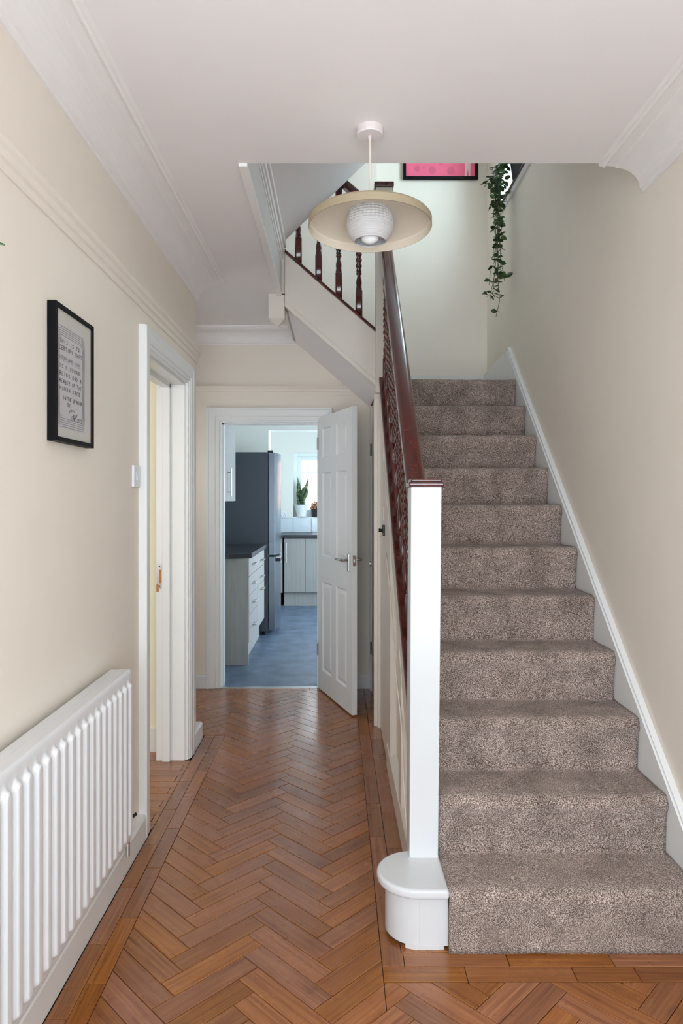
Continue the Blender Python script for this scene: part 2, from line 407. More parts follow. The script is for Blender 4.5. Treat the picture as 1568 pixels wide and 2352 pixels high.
# left doorway casing (hall side) and lining
prof = [(.0, .016), (.012, .018), (.014, .024), (.03, .024), (.034, .030), (.072, .030), (.078, .034), (.094, .034), (.098, .026)]
mp_l = lambda y, z, t: (XL+t, y, z)
o = st(sweep_frame(prof, DY0-.005, DY1+.005, DZ+.005, 0, mp_l).build('trim_6', M['gloss'], bevel=.0015), 'white moulded casing of the left doorway')
m = MB()
m.box(-.972, XL+.002, DY1-.004, DY1+.02, 0, DZ); m.box(-.972, XL+.002, DY0-.02, DY0+.004, 0, DZ); m.box(-.972, XL+.002, DY0, DY1, DZ-.006, DZ+.02)
m.box(-.935, -.895, DY1-.022, DY1-.002, 0, DZ); m.box(-.935, -.895, DY0+.002, DY0+.022, 0, DZ); m.box(-.935, -.895, DY0, DY1, DZ-.024, DZ-.004)
fr = st(m.build('door_1', M['gloss'], bevel=.0015), 'white door lining of the left doorway, the door itself off')
m = MB(); m.box(-.968, -.944, DY1-.0065, DY1-.0035, .925, 1.06)
sp = m.build('strike_plate', M['chrome'], fr); box(-.955, -.944, DY1-.0075, DY1-.006, .955, 1.028).build('latch_hole', M['bare'], sp)
for z in (.94, 1.047):
    MB().lathe([(.004, -.001), (.004, .001), (.0015, .0018)], (0, 0, 0), 10).build('screw', M['darkmetal'], sp).matrix_basis = Matrix.Translation((-.953, DY1-.007, z)) @ Matrix.Rotation(PI/2, 4, 'X')
box(-.970, -.958, DY1-.0068, DY1-.0036, .910, .950).build('bare_wood_patch', M['bare'], fr)

# kitchen doorway casing + lining + threshold
prof = [(.0, .010), (.010, .012), (.012, .018), (.040, .018), (.044, .023), (.088, .024), (.094, .030), (.108, .030), (.110, .018)]
mp_f = lambda x, z, t: (x, YF-t, z)
st(sweep_frame(prof, KX0, KX1, KZ, 0, mp_f).build('trim_7', M['gloss'], bevel=.0015), 'white moulded casing of the kitchen doorway')
m = MB(); m.box(KX0-.02, KX0+.003, YF, 5.27, 0, KZ); m.box(KX1-.003, KX1+.02, YF, 5.27, 0, KZ); m.box(KX0, KX1, YF, 5.27, KZ-.003, KZ+.02)
m.box(KX0, KX0+.014, 5.145, 5.18, 0, KZ); m.box(KX0, KX1, 5.145, 5.18, KZ-.014, KZ)
st(m.build('trim_8', M['gloss'], bevel=.0015), 'white lining of the kitchen doorway')
st(box(KX0, KX1, 5.090, 5.128, -.004, .006).build('trim_9', M['silver'], bevel=.003), 'metal threshold strip between wood and slate floor')

# ------------------------------------------------------------------ floor with parquet blocks
fl = st(box(-3.1, XR+.02, -.78, 5.11, -.06, -.006).build('floor', M['parquetj']), 'brown herringbone wood parquet floor')
BW, BL = .0725, .3153
def clip(poly, a, b_, c):      # keep a*x+b*y<=c
    out = []
    for i in range(len(poly)):
        p, q = poly[i], poly[(i+1) % len(poly)]
        dp, dq = a*p[0]+b_*p[1]-c, a*q[0]+b_*q[1]-c
        if dp <= 0: out.append(p)
        if (dp < 0 < dq) or (dq < 0 < dp):
            s = dp/(dp-dq); out.append((p[0]+s*(q[0]-p[0]), p[1]+s*(q[1]-p[1])))
    return out
def cliprect(poly, x0, x1, y0, y1):
    for a, b_, c in ((-1, 0, -x0), (1, 0, x1), (0, -1, -y0), (0, 1, y1)):
        if len(poly) < 3: return []
        poly = clip(poly, a, b_, c)
    return poly
def parea(p): return abs(sum(p[i][0]*p[(i+1) % len(p)][1]-p[(i+1) % len(p)][0]*p[i][1] for i in range(len(p))))/2 if len(p) > 2 else 0
def inset(poly, d):
    n = len(poly); A = sum(poly[i][0]*poly[(i+1) % n][1]-poly[(i+1) % n][0]*poly[i][1] for i in range(n))
    if A < 0: poly = poly[::-1]
    q = poly
    # inset by half-plane clipping keeps it convex and valid
    for i in range(n):
        p0, p1 = poly[i], poly[(i+1) % n]; dx, dy = p1[0]-p0[0], p1[1]-p0[1]; L = math.hypot(dx, dy)
        if L < 1e-6: continue
        nx, ny = dy/L, -dx/L
        q = clip(q, nx, ny, nx*p0[0]+ny*p0[1]-d)
        if len(q) < 3: return []
    return q
def block(polys, cx, cy, ang, parent, name, mat, zr=.0005, gap=.0011, ch=.0012):
    me = MB(); ca, sa = math.cos(-ang), math.sin(-ang)
    for poly in polys:
        p0 = inset(poly, gap)
        if parea(p0) < .00006: continue
        p1 = inset(p0, ch)
        if len(p1) != len(p0): p1 = None
        z = R.uniform(-zr, zr)
        L = lambda p: [((x-cx)*ca-(y-cy)*sa, (x-cx)*sa+(y-cy)*ca) for x, y in p]
        q0 = L(p0); i = len(me.v); n = len(q0)
        if p1:
            # line up the two rings
            q1 = L(p1); s0 = min(range(n), key=lambda k: (q1[k][0]-q0[0][0])**2+(q1[k][1]-q0[0][1])**2); q1 = q1[s0:]+q1[:s0]
            tx, ty = R.uniform(-.0012, .0012), R.uniform(-.004, .004)
            me.rings([[(x, y, -.009) for x, y in q0], [(x, y, z-.0008) for x, y in q0], [(x, y, z+tx*x+ty*y) for x, y in q1]])
        else:
            me.rings([[(x, y, -.009) for x, y in q0], [(x, y, z) for x, y in q0]])
    if not me.f: return None
    o = me.build(name, mat, parent); o.location = (cx, cy, 0); o.rotation_euler = (0, 0, ang)
    return o
def sub(polys):
    """split away the two corners that are not herringbone: under the stairs, left wall side"""
    out = []
    for p in polys:
        hit1 = cliprect(p, .137, 9, 1.985, 9); 
        if parea(hit1) > 1e-6:
            a = cliprect(p, -9, .137, -9, 9); b_ = cliprect(p, .137, 9, -9, 1.985)
            out += [q for q in (a, b_) if parea(q) > 4e-5]
        else: out.append(p)
    res = []
    for p in out:
        hit = cliprect(p, -9, -.668, -9, 4.07)
        if parea(hit) > 1e-6:
            a = cliprect(p, -.668, 9, -9, 9); b_ = cliprect(p, -9, -.668, 4.07, 9)
            res += [q for q in (a, b_) if parea(q) > 4e-5]
        else: res.append(p)
    return res
s2 = math.sqrt(.5)
def place_herring():
    ox, oy = -.51+BW*s2, 1.980-BW*s2       # left tip of an up-right block sits at (-.51, 1.980)
    nb = 0
    for i in range(-60, 60):
        for j in range(-12, 12):
            for hv in (0, 1):
                if hv == 0: rect = [(0, 0), (BL, 0), (BL, BW), (0, BW)]; ang = PI/4
                else: rect = [(BL, BW-BL), (BL+BW, BW-BL), (BL+BW, BW), (BL, BW)]; ang = PI/4+PI/2
                ux, uy = i*BW+j*BL, i*BW-j*BL
                wp = []
                for x, y in rect:
                    x += ux; y += uy
                    wp.append((ox+(x-y)*s2, oy+(x+y)*s2))
                cx = sum(p[0] for p in wp)/4; cy = sum(p[1] for p in wp)/4
                if not (-1.7 < cx < 1.4 and 1.1 < cy < 5.4): continue
                p = cliprect(wp, XREC, 1.13, 1.30, 5.04)
                if parea(p) < 6e-5: continue
                # only what the frame can see (plus a margin)
                if cy < 3.9 and cx < -.8: continue
                q = sub([p])
                if q and block(q, cx, cy, ang, fl, 'parquet_block', M['parquet']): nb += 1
    return nb
nblk = place_herring()
def brow(x0, x1, y0, y1, horiz=False):
    if y1-y0 < .012 or x1-x0 < .012: return
    p = [(x0, y0), (x1, y0), (x1, y1), (x0, y1)]
    block([p], (x0+x1)/2, (y0+y1)/2, 0 if horiz else PI/2, fl, 'parquet_block', M['parquet'])
def col(x0, x1, ya, yb, j0, step=.3125):
    ys = [ya]+[j0+k*step for k in range(-12, 16) if ya+.01 < j0+k*step < yb-.01]+[yb]
    for a, b_ in zip(ys, ys[1:]): brow(x0, x1, a, b_)
col(-.727, -.668, 1.30, 4.07, 2.291); col(-.786, -.727, 1.30, 4.07, 2.157)
col(.137, .200, 2.052, 5.04, 2.845); col(.200, .294, 2.11, 5.04, 2.75)
def rowx(y0, y1, xs):
    for a, b_ in zip(xs, xs[1:]): brow(a, b_, y0, y1, True)
rowx(1.985, 2.052, [.137, .383, .703, .890, 1.13]); rowx(2.052, 2.118, [.2045, .521, .837, 1.13]); brow(.137, .2045, 2.0525, 2.118)
rowx(2.118, 2.2, [.2045, .45]) 
rowx(5.04, 5.095, [XREC+.02, -1.13, -.82, -.51, -.20, .11, .25])
y = DY0-.02
for k in range(11):
    y1_ = min(y+.0705, DY1); rowx(y, y1_, [-1.12, -.81 if k % 2 else -.786, -.786] if k % 2 else [-1.12, -.786]); y = y1_
for k in range(6): brow(-1.19, -1.12, 2.0+.31*k, 2.0+.31*(k+1))
for k in range(6): brow(-1.26, -1.19, 2.1+.31*k, min(3.82, 2.1+.31*(k+1)))
for k in range(2): brow(-1.12, -.97, DY1+k*.07, DY1+(k+1)*.07, True)

# kitchen floor
kf = st(box(-1.4, 1.3, 5.11, 9.75, -.06, -.006).build('floor', M['slatej']), 'slate blue tiled kitchen floor')
tw, tl = .262, .915
xx = -.878-2*tw; c = 0
tile_me = {}
while xx < 1.2:
    yy = 5.13-(c % 2)*tl/2; 
    while yy < 9.6:
        ya, yb = max(5.128, yy), min(9.6, yy+tl); xa, xb = max(-1.33, xx), min(1.2, xx+tw)
        if yb-ya > .02 and xb-xa > .02:
            key = (round(xb-xa, 4), round(yb-ya, 4))
            if key not in tile_me:
                hx, hy = key[0]/2-.0003, key[1]/2-.0003
                mm = MB(); mm.rings([[(-hx, -hy, -.008), (hx, -hy, -.008), (hx, hy, -.008), (-hx, hy, -.008)], [(-hx, -hy, -.0006), (hx, -hy, -.0006), (hx, hy, -.0006), (-hx, hy, -.0006)], [(-hx+.0006, -hy+.0006, 0), (hx-.0006, -hy+.0006, 0), (hx-.0006, hy-.0006, 0), (-hx+.0006, hy-.0006, 0)]])
                tile_me[key] = mm.mesh('floor_tile')
            o = MB().build('floor_tile', M['slate'], kf, mesh=tile_me[key]); o.location = ((xa+xb)/2, (ya+yb)/2, 0)
        yy += tl
    xx += tw; c += 1

# ------------------------------------------------------------------ kitchen shell
KL, KR, KH = -1.33, 1.2, 2.6
GY0, GY1, GZ0, GZ1 = 6.4, 8.8, .0, 2.2
m = MB(); m.box(KL-.12, KL, 5.265, 9.8, -.02, KH); st(m.build('wall_kitchen_left', M['kwall']))
m = MB(); m.box(KR, KR+.2, 5.11, GY0, -.02, KH); m.box(KR, KR+.2, GY1, 9.8, -.02, KH); m.box(KR, KR+.2, GY0, GY1, GZ1, KH)
st(m.build('wall_kitchen_right', M['kwall']))
m = MB(); m.box(KL, .30, 5.2655, 5.275, KZ+.0, KH); m.box(KL, KX0-.02, 5.2655, 5.275, 0, KZ); m.box(KX1+.02, KR, 5.2655, 5.275, 0, KZ); m.box(.3, KR, 5.2655, 5.275, KZ, 2.0)
st(m.build('wall_kitchen_front', M['kwall']))
st(box(KL-.1, KR+.2, 5.28, 9.9, KH, KH+.1).build('ceiling', M['ceil']), 'kitchen ceiling')
m = MB(); m.box(KL, -.778, 7.80, 8.05, -.0, KH); m.box(-.778, KR, 7.80, 8.05, 2.21, KH)
st(m.build('wall_kitchen_nib', M['kwall']), 'pale green kitchen wall with opening above the fridge')
KY = 9.65; wx0, wx1, wz0, wz1 = -.615, .55, 1.166, 2.083
m = MB(); m.box(KL, wx0, KY, KY+.25, -.02, KH); m.box(wx1, KR, KY, KY+.25, -.02, KH); m.box(wx0, wx1, KY, KY+.25, wz1, KH); m.box(wx0, wx1, KY, KY+.25, -.02, wz0-.012)
st(m.build('wall_kitchen_far', M['kwall']), 'pale wall with the kitchen window')
kw = setempty('window_2', 'white kitchen window with glazing bars')
wy = KY+.13
box(wx0-.01, wx1+.01, KY-.012, KY+.14, wz0-.012, wz0).build('window_sill', M['kwhite'], kw, bevel=.003)
m = MB()
def framebars(m, x0, x1, z0, z1, w_, y0, y1):
    m.box(x0, x0+w_, y0, y1, z0, z1); m.box(x1-w_, x1, y0, y1, z0, z1); m.box(x0+w_, x1-w_, y0, y1, z0, z0+w_); m.box(x0+w_, x1-w_, y0, y1, z1-w_, z1)
framebars(m, wx0, wx1, wz0, wz1, .055, wy, wy+.06)
m.build('window_frame', M['kwhite'], kw, bevel=.004)
m = MB(); framebars(m, wx0+.055, -.02, wz0+.055, wz1-.055, .05, wy+.008, wy+.05); framebars(m, -.02, wx1-.055, wz0+.055, wz1-.055, .05, wy+.008, wy+.05)
sash = m.build('sash', M['kwhite'], kw, bevel=.004)
for z in (1.52, 1.81): box(wx0+.1, wx1-.1, wy+.02, wy+.035, z-.006, z+.006).build('glazing_bar', M['kwhite'], sash)
for x in (-.27, .26): box(x-.006, x+.006, wy+.02, wy+.035, wz0+.1, wz1-.1).build('glazing_bar', M['kwhite'], sash)
box(wx0+.1, wx1-.1, wy+.026, wy+.029, wz0+.1, wz1-.1).build('pane', M['pane'], sash)
# garden door of the kitchen, out of view on the right
gd = setempty('door_2', 'glazed garden door of the kitchen')
m = MB()
for ya, yb in ((GY0, 7.58), (7.60, GY1)):
    m.box(KR+.06, KR+.12, ya, ya+.08, 0, GZ1); m.box(KR+.06, KR+.12, yb-.08, yb, 0, GZ1); m.box(KR+.06, KR+.12, ya, yb, 0, .12); m.box(KR+.06, KR+.12, ya, yb, GZ1-.08, GZ1)
m.build('door_frame', M['kwhite'], gd); box(KR+.085, KR+.09, GY0+.08, GY1-.08, .12, GZ1-.08).build('pane', M['pane'], gd)
# outside the kitchen window
o = tag(box(-6, 6, 17, 17.2, -.5, 2.4).build('garden_wall', M['brick']), 'pale sunlit garden wall outside the kitchen window', 'wall')
m = MB()
for k in range(60):
    x = -6+k*.2; m.prism([(x, 0), (x+.1, .04), (x+.2, 0)], 'y', 17.0, 19.5)
ob = m.build('shed_roof', M['roof']); ob.location = (0, -.2, 2.4); tag(ob, 'corrugated shed roof beyond the garden wall', 'roof')
ga = bpy.data.lights.new('garden_sunlight', 'AREA'); 
st(box(-8, 8, 9.95, 30, -.3, -.2).build('ground', M['brick']), 'pale paved garden ground')

# ------------------------------------------------------------------ kitchen units
def handle_bar(parent, p0, p1, off, r=.006, name='handle'):
    p0, p1, off = Vector(p0), Vector(p1), Vector(off)
    m = MB(); d = (p1-p0)
    m.tube([p0+off, p1+off], r, 10); 
    for s in (.15, .85): m.tube([p0+d*s, p0+d*s+off], r*.7, 8)
    return m.build(name, M['chrome'], parent)
cx0, cxf = -1.32, -.749
bc = thing('base_cabinet', 'grey oak drawer cabinet just inside the kitchen doorway, with tall end panel', 'cabinet')
box(cx0, cxf-.004, 5.807, 5.828, 0, .908).build('end_panel', M['greyoak'], bc)
box(cx0, cxf-.02, 5.83, 6.446, .18, .908).build('body', M['greyoak'], bc)
box(cx0, -.80, 5.83, 6.446, 0, .175).build('plinth', M['greyoak'], bc)
for za, zb, zh in ((.752, .905, .836), (.585, .748, .668), (.418, .581, .50), (.187, .414, .296)):
    d = box(cxf-.019, cxf, 5.832, 6.446, za, zb).build('drawer', M['greyoak'], bc, bevel=.001)
    handle_bar(d, (cxf, 6.05, zh), (cxf, 6.24, zh), (.03, 0, 0))
bc2 = thing('base_cabinet', 'grey oak cabinet between the drawer cabinet and the fridge', 'cabinet')
box(cx0, cxf-.02, 6.450, 7.06, .18, .908).build('body', M['greyoak'], bc2)
box(cx0, -.80, 6.450, 7.06, 0, .175).build('plinth', M['greyoak'], bc2)
for za, zb, zh, nm in ((.752, .905, .815, 'drawer'), (.590, .748, .655, 'drawer'), (.187, .586, .53, 'cabinet_door')):
    d = box(cxf-.019, cxf, 6.452, 7.06, za, zb).build(nm, M['greyoak'], bc2, bevel=.001)
    handle_bar(d, (cxf, 6.66, zh), (cxf, 6.85, zh), (.03, 0, 0))
m = MB(); m.prism([(-1.33, 5.72), (-.90, 5.74), (-.725, 5.83), (-.725, 7.08), (-1.33, 7.08)], 'z', .91, .95)
tag(m.build('worktop', M['worktop'], bevel=.003), 'black laminate worktop on the drawer cabinets by the doorway', 'worktop')
uc = thing('wall_cabinet', 'grey oak wall cabinet at upper left of the kitchen doorway', 'cabinet')
box(-1.33, -.992, 5.55, 6.556, 1.395, 2.10).build('body', M['greyoak'], uc)
for ya, yb, yh in ((5.552, 6.05, 5.60), (6.054, 6.556, 6.10)):
    d = box(-.99, -.972, ya, yb, 1.397, 2.098).build('cabinet_door', M['greyoak'], uc, bevel=.001)
    handle_bar(d, (-.972, yh, 1.44), (-.972, yh, 1.69), (.03, 0, 0))
# fridge
fz = thing('fridge_freezer', 'tall dark grey fridge freezer with curved steel doors', 'fridge')
box(-1.30, -.715, 7.10, 7.70, .04, 1.905).build('body', M['fridge'], fz, bevel=.004)
def fdoor(z0, z1):
    pts = [(-.708, 7.103), (-.645, 7.103)]
    for k in range(9):
        a = k/8; pts.append((-.645+.052*math.sin(PI*(.12+a*.76))-.015, 7.103+.594*(.02+a*.96)))
    pts += [(-.645, 7.697), (-.708, 7.697)]
    return MB().prism(pts, 'z', z0, z1)
fd1 = fdoor(.835, 1.90).build('door', M['fridged'], fz, bevel=.002); fd2 = fdoor(.055, .815).build('door', M['fridged'], fz, bevel=.002)
for o in (fd1, fd2): pass
m = MB(); m.box(-.640, -.590, 7.15, 7.40, .765, .80); m.build('handle', M['darkmetal'], fd2, bevel=.006)
m = MB(); m.box(-.640, -.588, 7.15, 7.40, .80, .812); m.build('handle', M['chrome'], fd2, bevel=.003)
box(-.72, -.665, 7.105, 7.15, 1.902, 1.925).build('hinge_cover', M['darkmetal'], fz, bevel=.004)
for x in (-1.25, -.76):
    for y in (7.15, 7.65): MB().lathe([(.02, 0), (.02, .045)], (x, y, 0), 12).build('foot', M['darkmetal'], fz)
# far units under the window
fy = 9.04
fu = thing('base_cabinet', 'grey oak double cabinet under the kitchen window', 'cabinet')
box(-.70, .55, fy+.02, KY-.01, .18, .905).build('body', M['greyoak'], fu)
box(-.70, .55, fy+.05, KY-.01, 0, .175).build('plinth', M['greyoak'], fu)
for x0, x1, xh in ((-.695, -.415, -.665), (-.411, .05, -.02), (.054, .545, .09)):
    d = box(x0, x1, fy, fy+.019, .187, .90).build('cabinet_door', M['greyoak'], fu, bevel=.001)
    handle_bar(d, (xh, fy, .58), (xh, fy, .84), (0, -.03, 0))
fu2 = thing('base_cabinet', 'grey oak corner cabinet partly hidden behind the fridge', 'cabinet')
box(-1.32, -.72, fy+.00, KY-.01, .18, .905).build('body', M['greyoak'], fu2); box(-1.32, -.75, fy+.05, KY-.01, 0, .175).build('plinth', M['greyoak'], fu2)
d = box(-.76, -.722, fy-.02, fy-.002, .187, .90).build('cabinet_door', M['greyoak'], fu2, bevel=.001)
handle_bar(d, (-.735, fy-.02, .58), (-.735, fy-.02, .84), (0, -.03, 0))
m = MB(); m.prism([(-1.33, 8.60), (-.80, 8.85), (-.72, fy-.03), (.56, fy-.03), (.56, KY-.008), (-1.33, KY-.008)], 'z', .907, .948)
wt = tag(m.build('worktop', M['worktop'], bevel=.003), 'dark worktop under the kitchen window', 'worktop')
sk = thing('sink', 'steel inset sink edge on the far worktop behind the open door', 'sink')
m = MB(); framebars2 = None
for a in ((-.33, .3, 9.12, 9.14), (-.33, .3, 9.50, 9.52), (-.33, -.31, 9.14, 9.50), (.28, .3, 9.14, 9.50)): m.box(a[0], a[1], a[2], a[3], .948, .953)
m.build('rim', M['chrome'], sk); m = MB(); m.box(-.31, .28, 9.14, 9.50, .9485, .950); m.build('basin', M['chrome'], sk)
# splashback tiles
me = None; sb = thing('tile_splashback', 'row of large glazed white tiles behind the far worktop', 'tiles')
box(-1.3, .56, KY-.006, KY-.001, .95, 1.156).build('grout', M['gapbrown' if False else 'slatej'], sb)
tx = -.6165-3*.2565
while tx < .5:
    a, b_ = max(tx+.0025, -1.3), min(tx+.2565-.0025, .56)
    o = box(a, b_, KY-.014, KY-.005, .952, 1.154).build('tile', M['tilew'], sb, bevel=.002); tx += .2565
so = thing('wall_socket', 'white double wall socket above the tiles by the kitchen window', 'socket')
box(-.815, -.708, KY-.012, KY-.001, 1.158, 1.245).build('plate', M['switch'], so, bevel=.003)
for x in (-.79, -.735):
    for dx, dz in ((0, .022), (-.011, 0), (.011, 0)): box(x+dx-.003, x+dx+.003, KY-.0128, KY-.0118, 1.185+dz-.004, 1.185+dz+.004).build('pin_hole', M['black'], so)
    box(x+.006, x+.02, KY-.015, KY-.0115, 1.222, 1.234).build('rocker', M['switch'], so)

# window plants
def pot(parent, c, r0, r1, h, mat, soil=True):
    MB().lathe([(r0*.9, 0), (r0, .004), (r1, h-.01), (r1+.003, h-.008), (r1+.003, h), (r1-.004, h), (r1-.008, h-.02)], c, 28).build('pot', mat, parent, smooth=False)
    MB().lathe([(r1-.008, h-.025), (r1-.008, h-.018)], c, 20).build('soil', M['soil'], parent)
spn = thing('snake_plant', 'tall snake plant in a white pot on the kitchen window sill', 'plant')
pc = (-.50, KY+.045, wz0+.012)
MB().lathe([(.07, -.012), (.088, -.010), (.09, .0), (.07, 0)], pc, 24).build('saucer', M['potw'], spn)
pot(spn, pc, .066, .095, .165, M['potw'])
def blade(h, wd, lean, twist, cx, cy, z0, y_off=0):
    m = MB(); n = 12; L_, R_ = [], []
    rings = []
    for k in range(n+1):
        s = k/n; wv = wd*(.72+.42*math.sin(PI*min(1, s*1.25)*.8))*(1-max(0, s-.55)**1.6/(.45**1.6)) if s < 1 else .0008
        wv = max(wv, .0008)*(1+.06*math.sin(s*22+lean*40)); a = twist+.5*s
        x = cx+lean*s*s*h+.010*math.sin(s*9+cx*90); z = z0+h*s
        dx, dy = math.cos(a)*wv, math.sin(a)*wv
        rings.append([(x-dx, cy-dy-.002, z), (x, cy+.006*(1-s), z), (x+dx, cy+dy-.002, z), (x, cy+.006*(1-s)+.003, z)])
    return m.rings(rings)
for h, wd, lean, tw_, dx in ((.52, .022, -.05, .1, -.028), (.40, .036, -.10, -.2, -.012), (.34, .030, .02, .2, .018), (.47, .030, .24, .1, .030), (.30, .026, .34, -.3, .036)):
    blade(h*.86, wd, lean*.8, tw_, pc[0]+dx-.01, pc[1]+R.uniform(-.012, .012), pc[2]+.14).build('leaf', M['snake'], spn, smooth=True)
sc_ = thing('succulent', 'small reddish green succulent in a black pot on the kitchen window sill', 'plant')
pc = (-.285, KY+.05, wz0)
pot(sc_, pc, .072, .08, .115, M['potb'])
m = MB()
for k in range(240):
    th, ph = R.uniform(0, 2*PI), math.acos(R.uniform(-.1, 1)); rr = R.uniform(.05, .098)
    p = Vector((pc[0]+rr*math.sin(ph)*math.cos(th), pc[1]+rr*math.sin(ph)*math.sin(th)*.6, pc[2]+.12+rr*math.cos(ph)*1.15))
    m.lathe([(.001, -.008), (.008, 0), (.001, .008)], p, 5)
o = m.build('foliage', M['succ'], sc_); o['kind'] = 'stuff'
m = MB()
for k in range(9):
    a = k*.7; m.tube([(pc[0], pc[1], pc[2]+.1), (pc[0]+.05*math.cos(a), pc[1]+.03*math.sin(a), pc[2]+.18)], .003, 5)
m.build('stem', M['stem'], sc_)

# ------------------------------------------------------------------ kitchen door leaf
hx, hy = -.136, 5.078; ex, ey = .0987, 4.418
Lw = math.hypot(ex-hx, ey-hy); dang = math.atan2(ey-hy, ex-hx)
dl = bpy.data.objects.new('door_3', None); C.objects.link(dl); dl.location = (hx, hy, 0); dl.rotation_euler = (0, 0, dang)
dl['kind'] = 'structure'; dl['label'] = 'white six-panel kitchen door standing open into the hall'
T = .035; Z0, Z1 = .010, 2.012; H = Z1-Z0
# local x along the leaf, local y: 0 = face towards camera-left, +T = other side
zr = [Z1-.925*H, Z1-.60*H, Z1-.508*H, Z1-.203*H, Z1-.150*H, Z1-.042*H]
cxs = (.13*Lw, .42*Lw, .555*Lw, .86*Lw)
m = MB()
m.box(0, cxs[0], 0, T, Z0, Z1); m.box(cxs[3], Lw, 0, T, Z0, Z1); m.box(cxs[1], cxs[2], 0, T, Z0, Z1)
for a, b_ in ((cxs[0], cxs[1]), (cxs[2], cxs[3])):
    for za, zb in ((Z0, zr[0]), (zr[1], zr[2]), (zr[3], zr[4]), (zr[5], Z1)): m.box(a, b_, 0, T, za, zb)
leaf = m.build('leaf', M['door'], dl)
def dpanel(x0, x1, z0, z1):
    m = MB()
    for side, sgn in ((0, 1), (T, -1)):
        def rg(d, dep): return [(x0+d, side+sgn*dep, z0+d), (x1-d, side+sgn*dep, z0+d), (x1-d, side+sgn*dep, z1-d), (x0+d, side+sgn*dep, z1-d)]
        m.rings([rg(0, 0), rg(.012, .010), rg(.018, .010), rg(.040, .003), rg(.0405, .003)], cap=False)
        i = len(m.v); m.v += rg(.0405, .003); m.f.append((i, i+1, i+2, i+3))
    return m
for a, b_ in ((cxs[0], cxs[1]), (cxs[2], cxs[3])):
    for za, zb in ((zr[0], zr[1]), (zr[2], zr[3]), (zr[4], zr[5])):
        dpanel(a, b_, za, zb).build('panel', M['door'], dl)
for side, sg in ((0, -1), (T, 1)):
    hp = box(Lw-.072, Lw-.040, min(side, side+sg*.008), max(side, side+sg*.008), .935, 1.055).build('handle_plate', M['chrome'], dl, bevel=.003)
    y0 = side+sg*.008; m = MB(); m.tube([(Lw-.056, y0, 1.012), (Lw-.056, y0+sg*.042, 1.012)], .009, 12)
    m.tube([(Lw-.056, y0+sg*.042, 1.012), (Lw-.075, y0+sg*.048, 1.013), (Lw-.12, y0+sg*.048, 1.013), (Lw-.165, y0+sg*.045, 1.010)], [.009, .0085, .008, .009], 12)
    m.build('lever_handle', M['chrome'], hp, smooth=True)
lp = box(Lw-.0005, Lw+.0015, .006, .029, .975, 1.045).build('latch_plate', M['brass'], dl); box(Lw+.001, Lw+.010, .011, .024, .998, 1.022).build('latch_bolt', M['chrome'], lp, bevel=.002)
for z in (.25, 1.78): MB().tube([(-.003, -.006, z), (-.003, -.006, z+.09)], .006, 10).build('hinge', M['chrome'], dl)

# ------------------------------------------------------------------ staircase
stair = thing('staircase', 'straight flight of carpeted stairs turning left at a half landing', 'staircase')
NST = 11
for k in range(1, NST+1):
    y0 = nose(k)+.022; z = k*RI-.012
    yend = YB-.005 if k == NST else nose(k+1)+.05
    m = MB(); m.box(XS0 if k > 1 else .36, XS1-.004, y0, yend, (k-1)*RI-.012 if k > 1 else 0, z)
    m.build('step', M['satin'], stair)
box(.302, .34, 4.30, YB-.005, NST*RI-.03, NST*RI-.013).build('landing_board', M['satin'], stair)
# second flight steps (to the left)
for k in range(1, 4):
    x1 = .24-(k-1)*.215
    zt = NST*RI+k*RI-.012; sf = lambda x: 2.940+(2.94-2.458)/(-.554)*(x+.316)-.352+.035
    m = MB(); m.prism([(x1-.215, zt), (x1, zt), (x1, max(zt-.20, sf(x1))), (x1-.215, sf(x1-.215))], 'y', 4.241, YF-.003); m.build('step', M['satin'], stair)
# wall string
SL = RI/GO
def linez(y, base): return base+SL*(y-nose(1))
sb_ = .21
m = MB(); ytop = 4.545
m.prism([(2.112, 0), (2.30, 0), (ytop, linez(ytop, RI)-.30), (YB-.002, 2.08), (YB-.002, 2.365), (ytop, linez(ytop, sb_)-.01), (2.112, linez(2.112, sb_))], 'x', XS1+.001, XR-.008)
ws = m.build('wall_string', M['gloss'], stair)
m = MB(); m.prism([(2.10, linez(2.10, sb_)), (ytop, linez(ytop, sb_)), (ytop, linez(ytop, sb_)+.014), (2.10, linez(2.10, sb_)+.014)], 'x', XS1+.008, XR)
m.build('string_moulding', M['gloss'], ws, bevel=.004)
box(.35, XR-.008, YB-.018, YB-.001, 2.13, 2.365).build('landing_skirting', M['gloss'], stair)
# outer string + cap
XOS0, XOS1 = .272, .326
cb = .607-SL*(2.456-nose(1)); cb += .02
capz = lambda y: cb+SL*(y-nose(1))
m = MB(); m.prism([(2.392, capz(2.392)-.033), (4.16, capz(4.16)-.033), (4.16, capz(4.16)-.315), (2.392, max(.0, capz(2.392)-.315))], 'x', .268, XOS1)
osn = m.build('outer_string', M['satin'], stair, bevel=.003)
m = MB(); m.prism([(2.392, capz(2.392)-.033), (4.155, capz(4.155)-.033), (4.155, capz(4.155)), (2.392, capz(2.392))], 'x', .256, .336)
m.build('string_cap', M['mahog'], stair, bevel=.006)
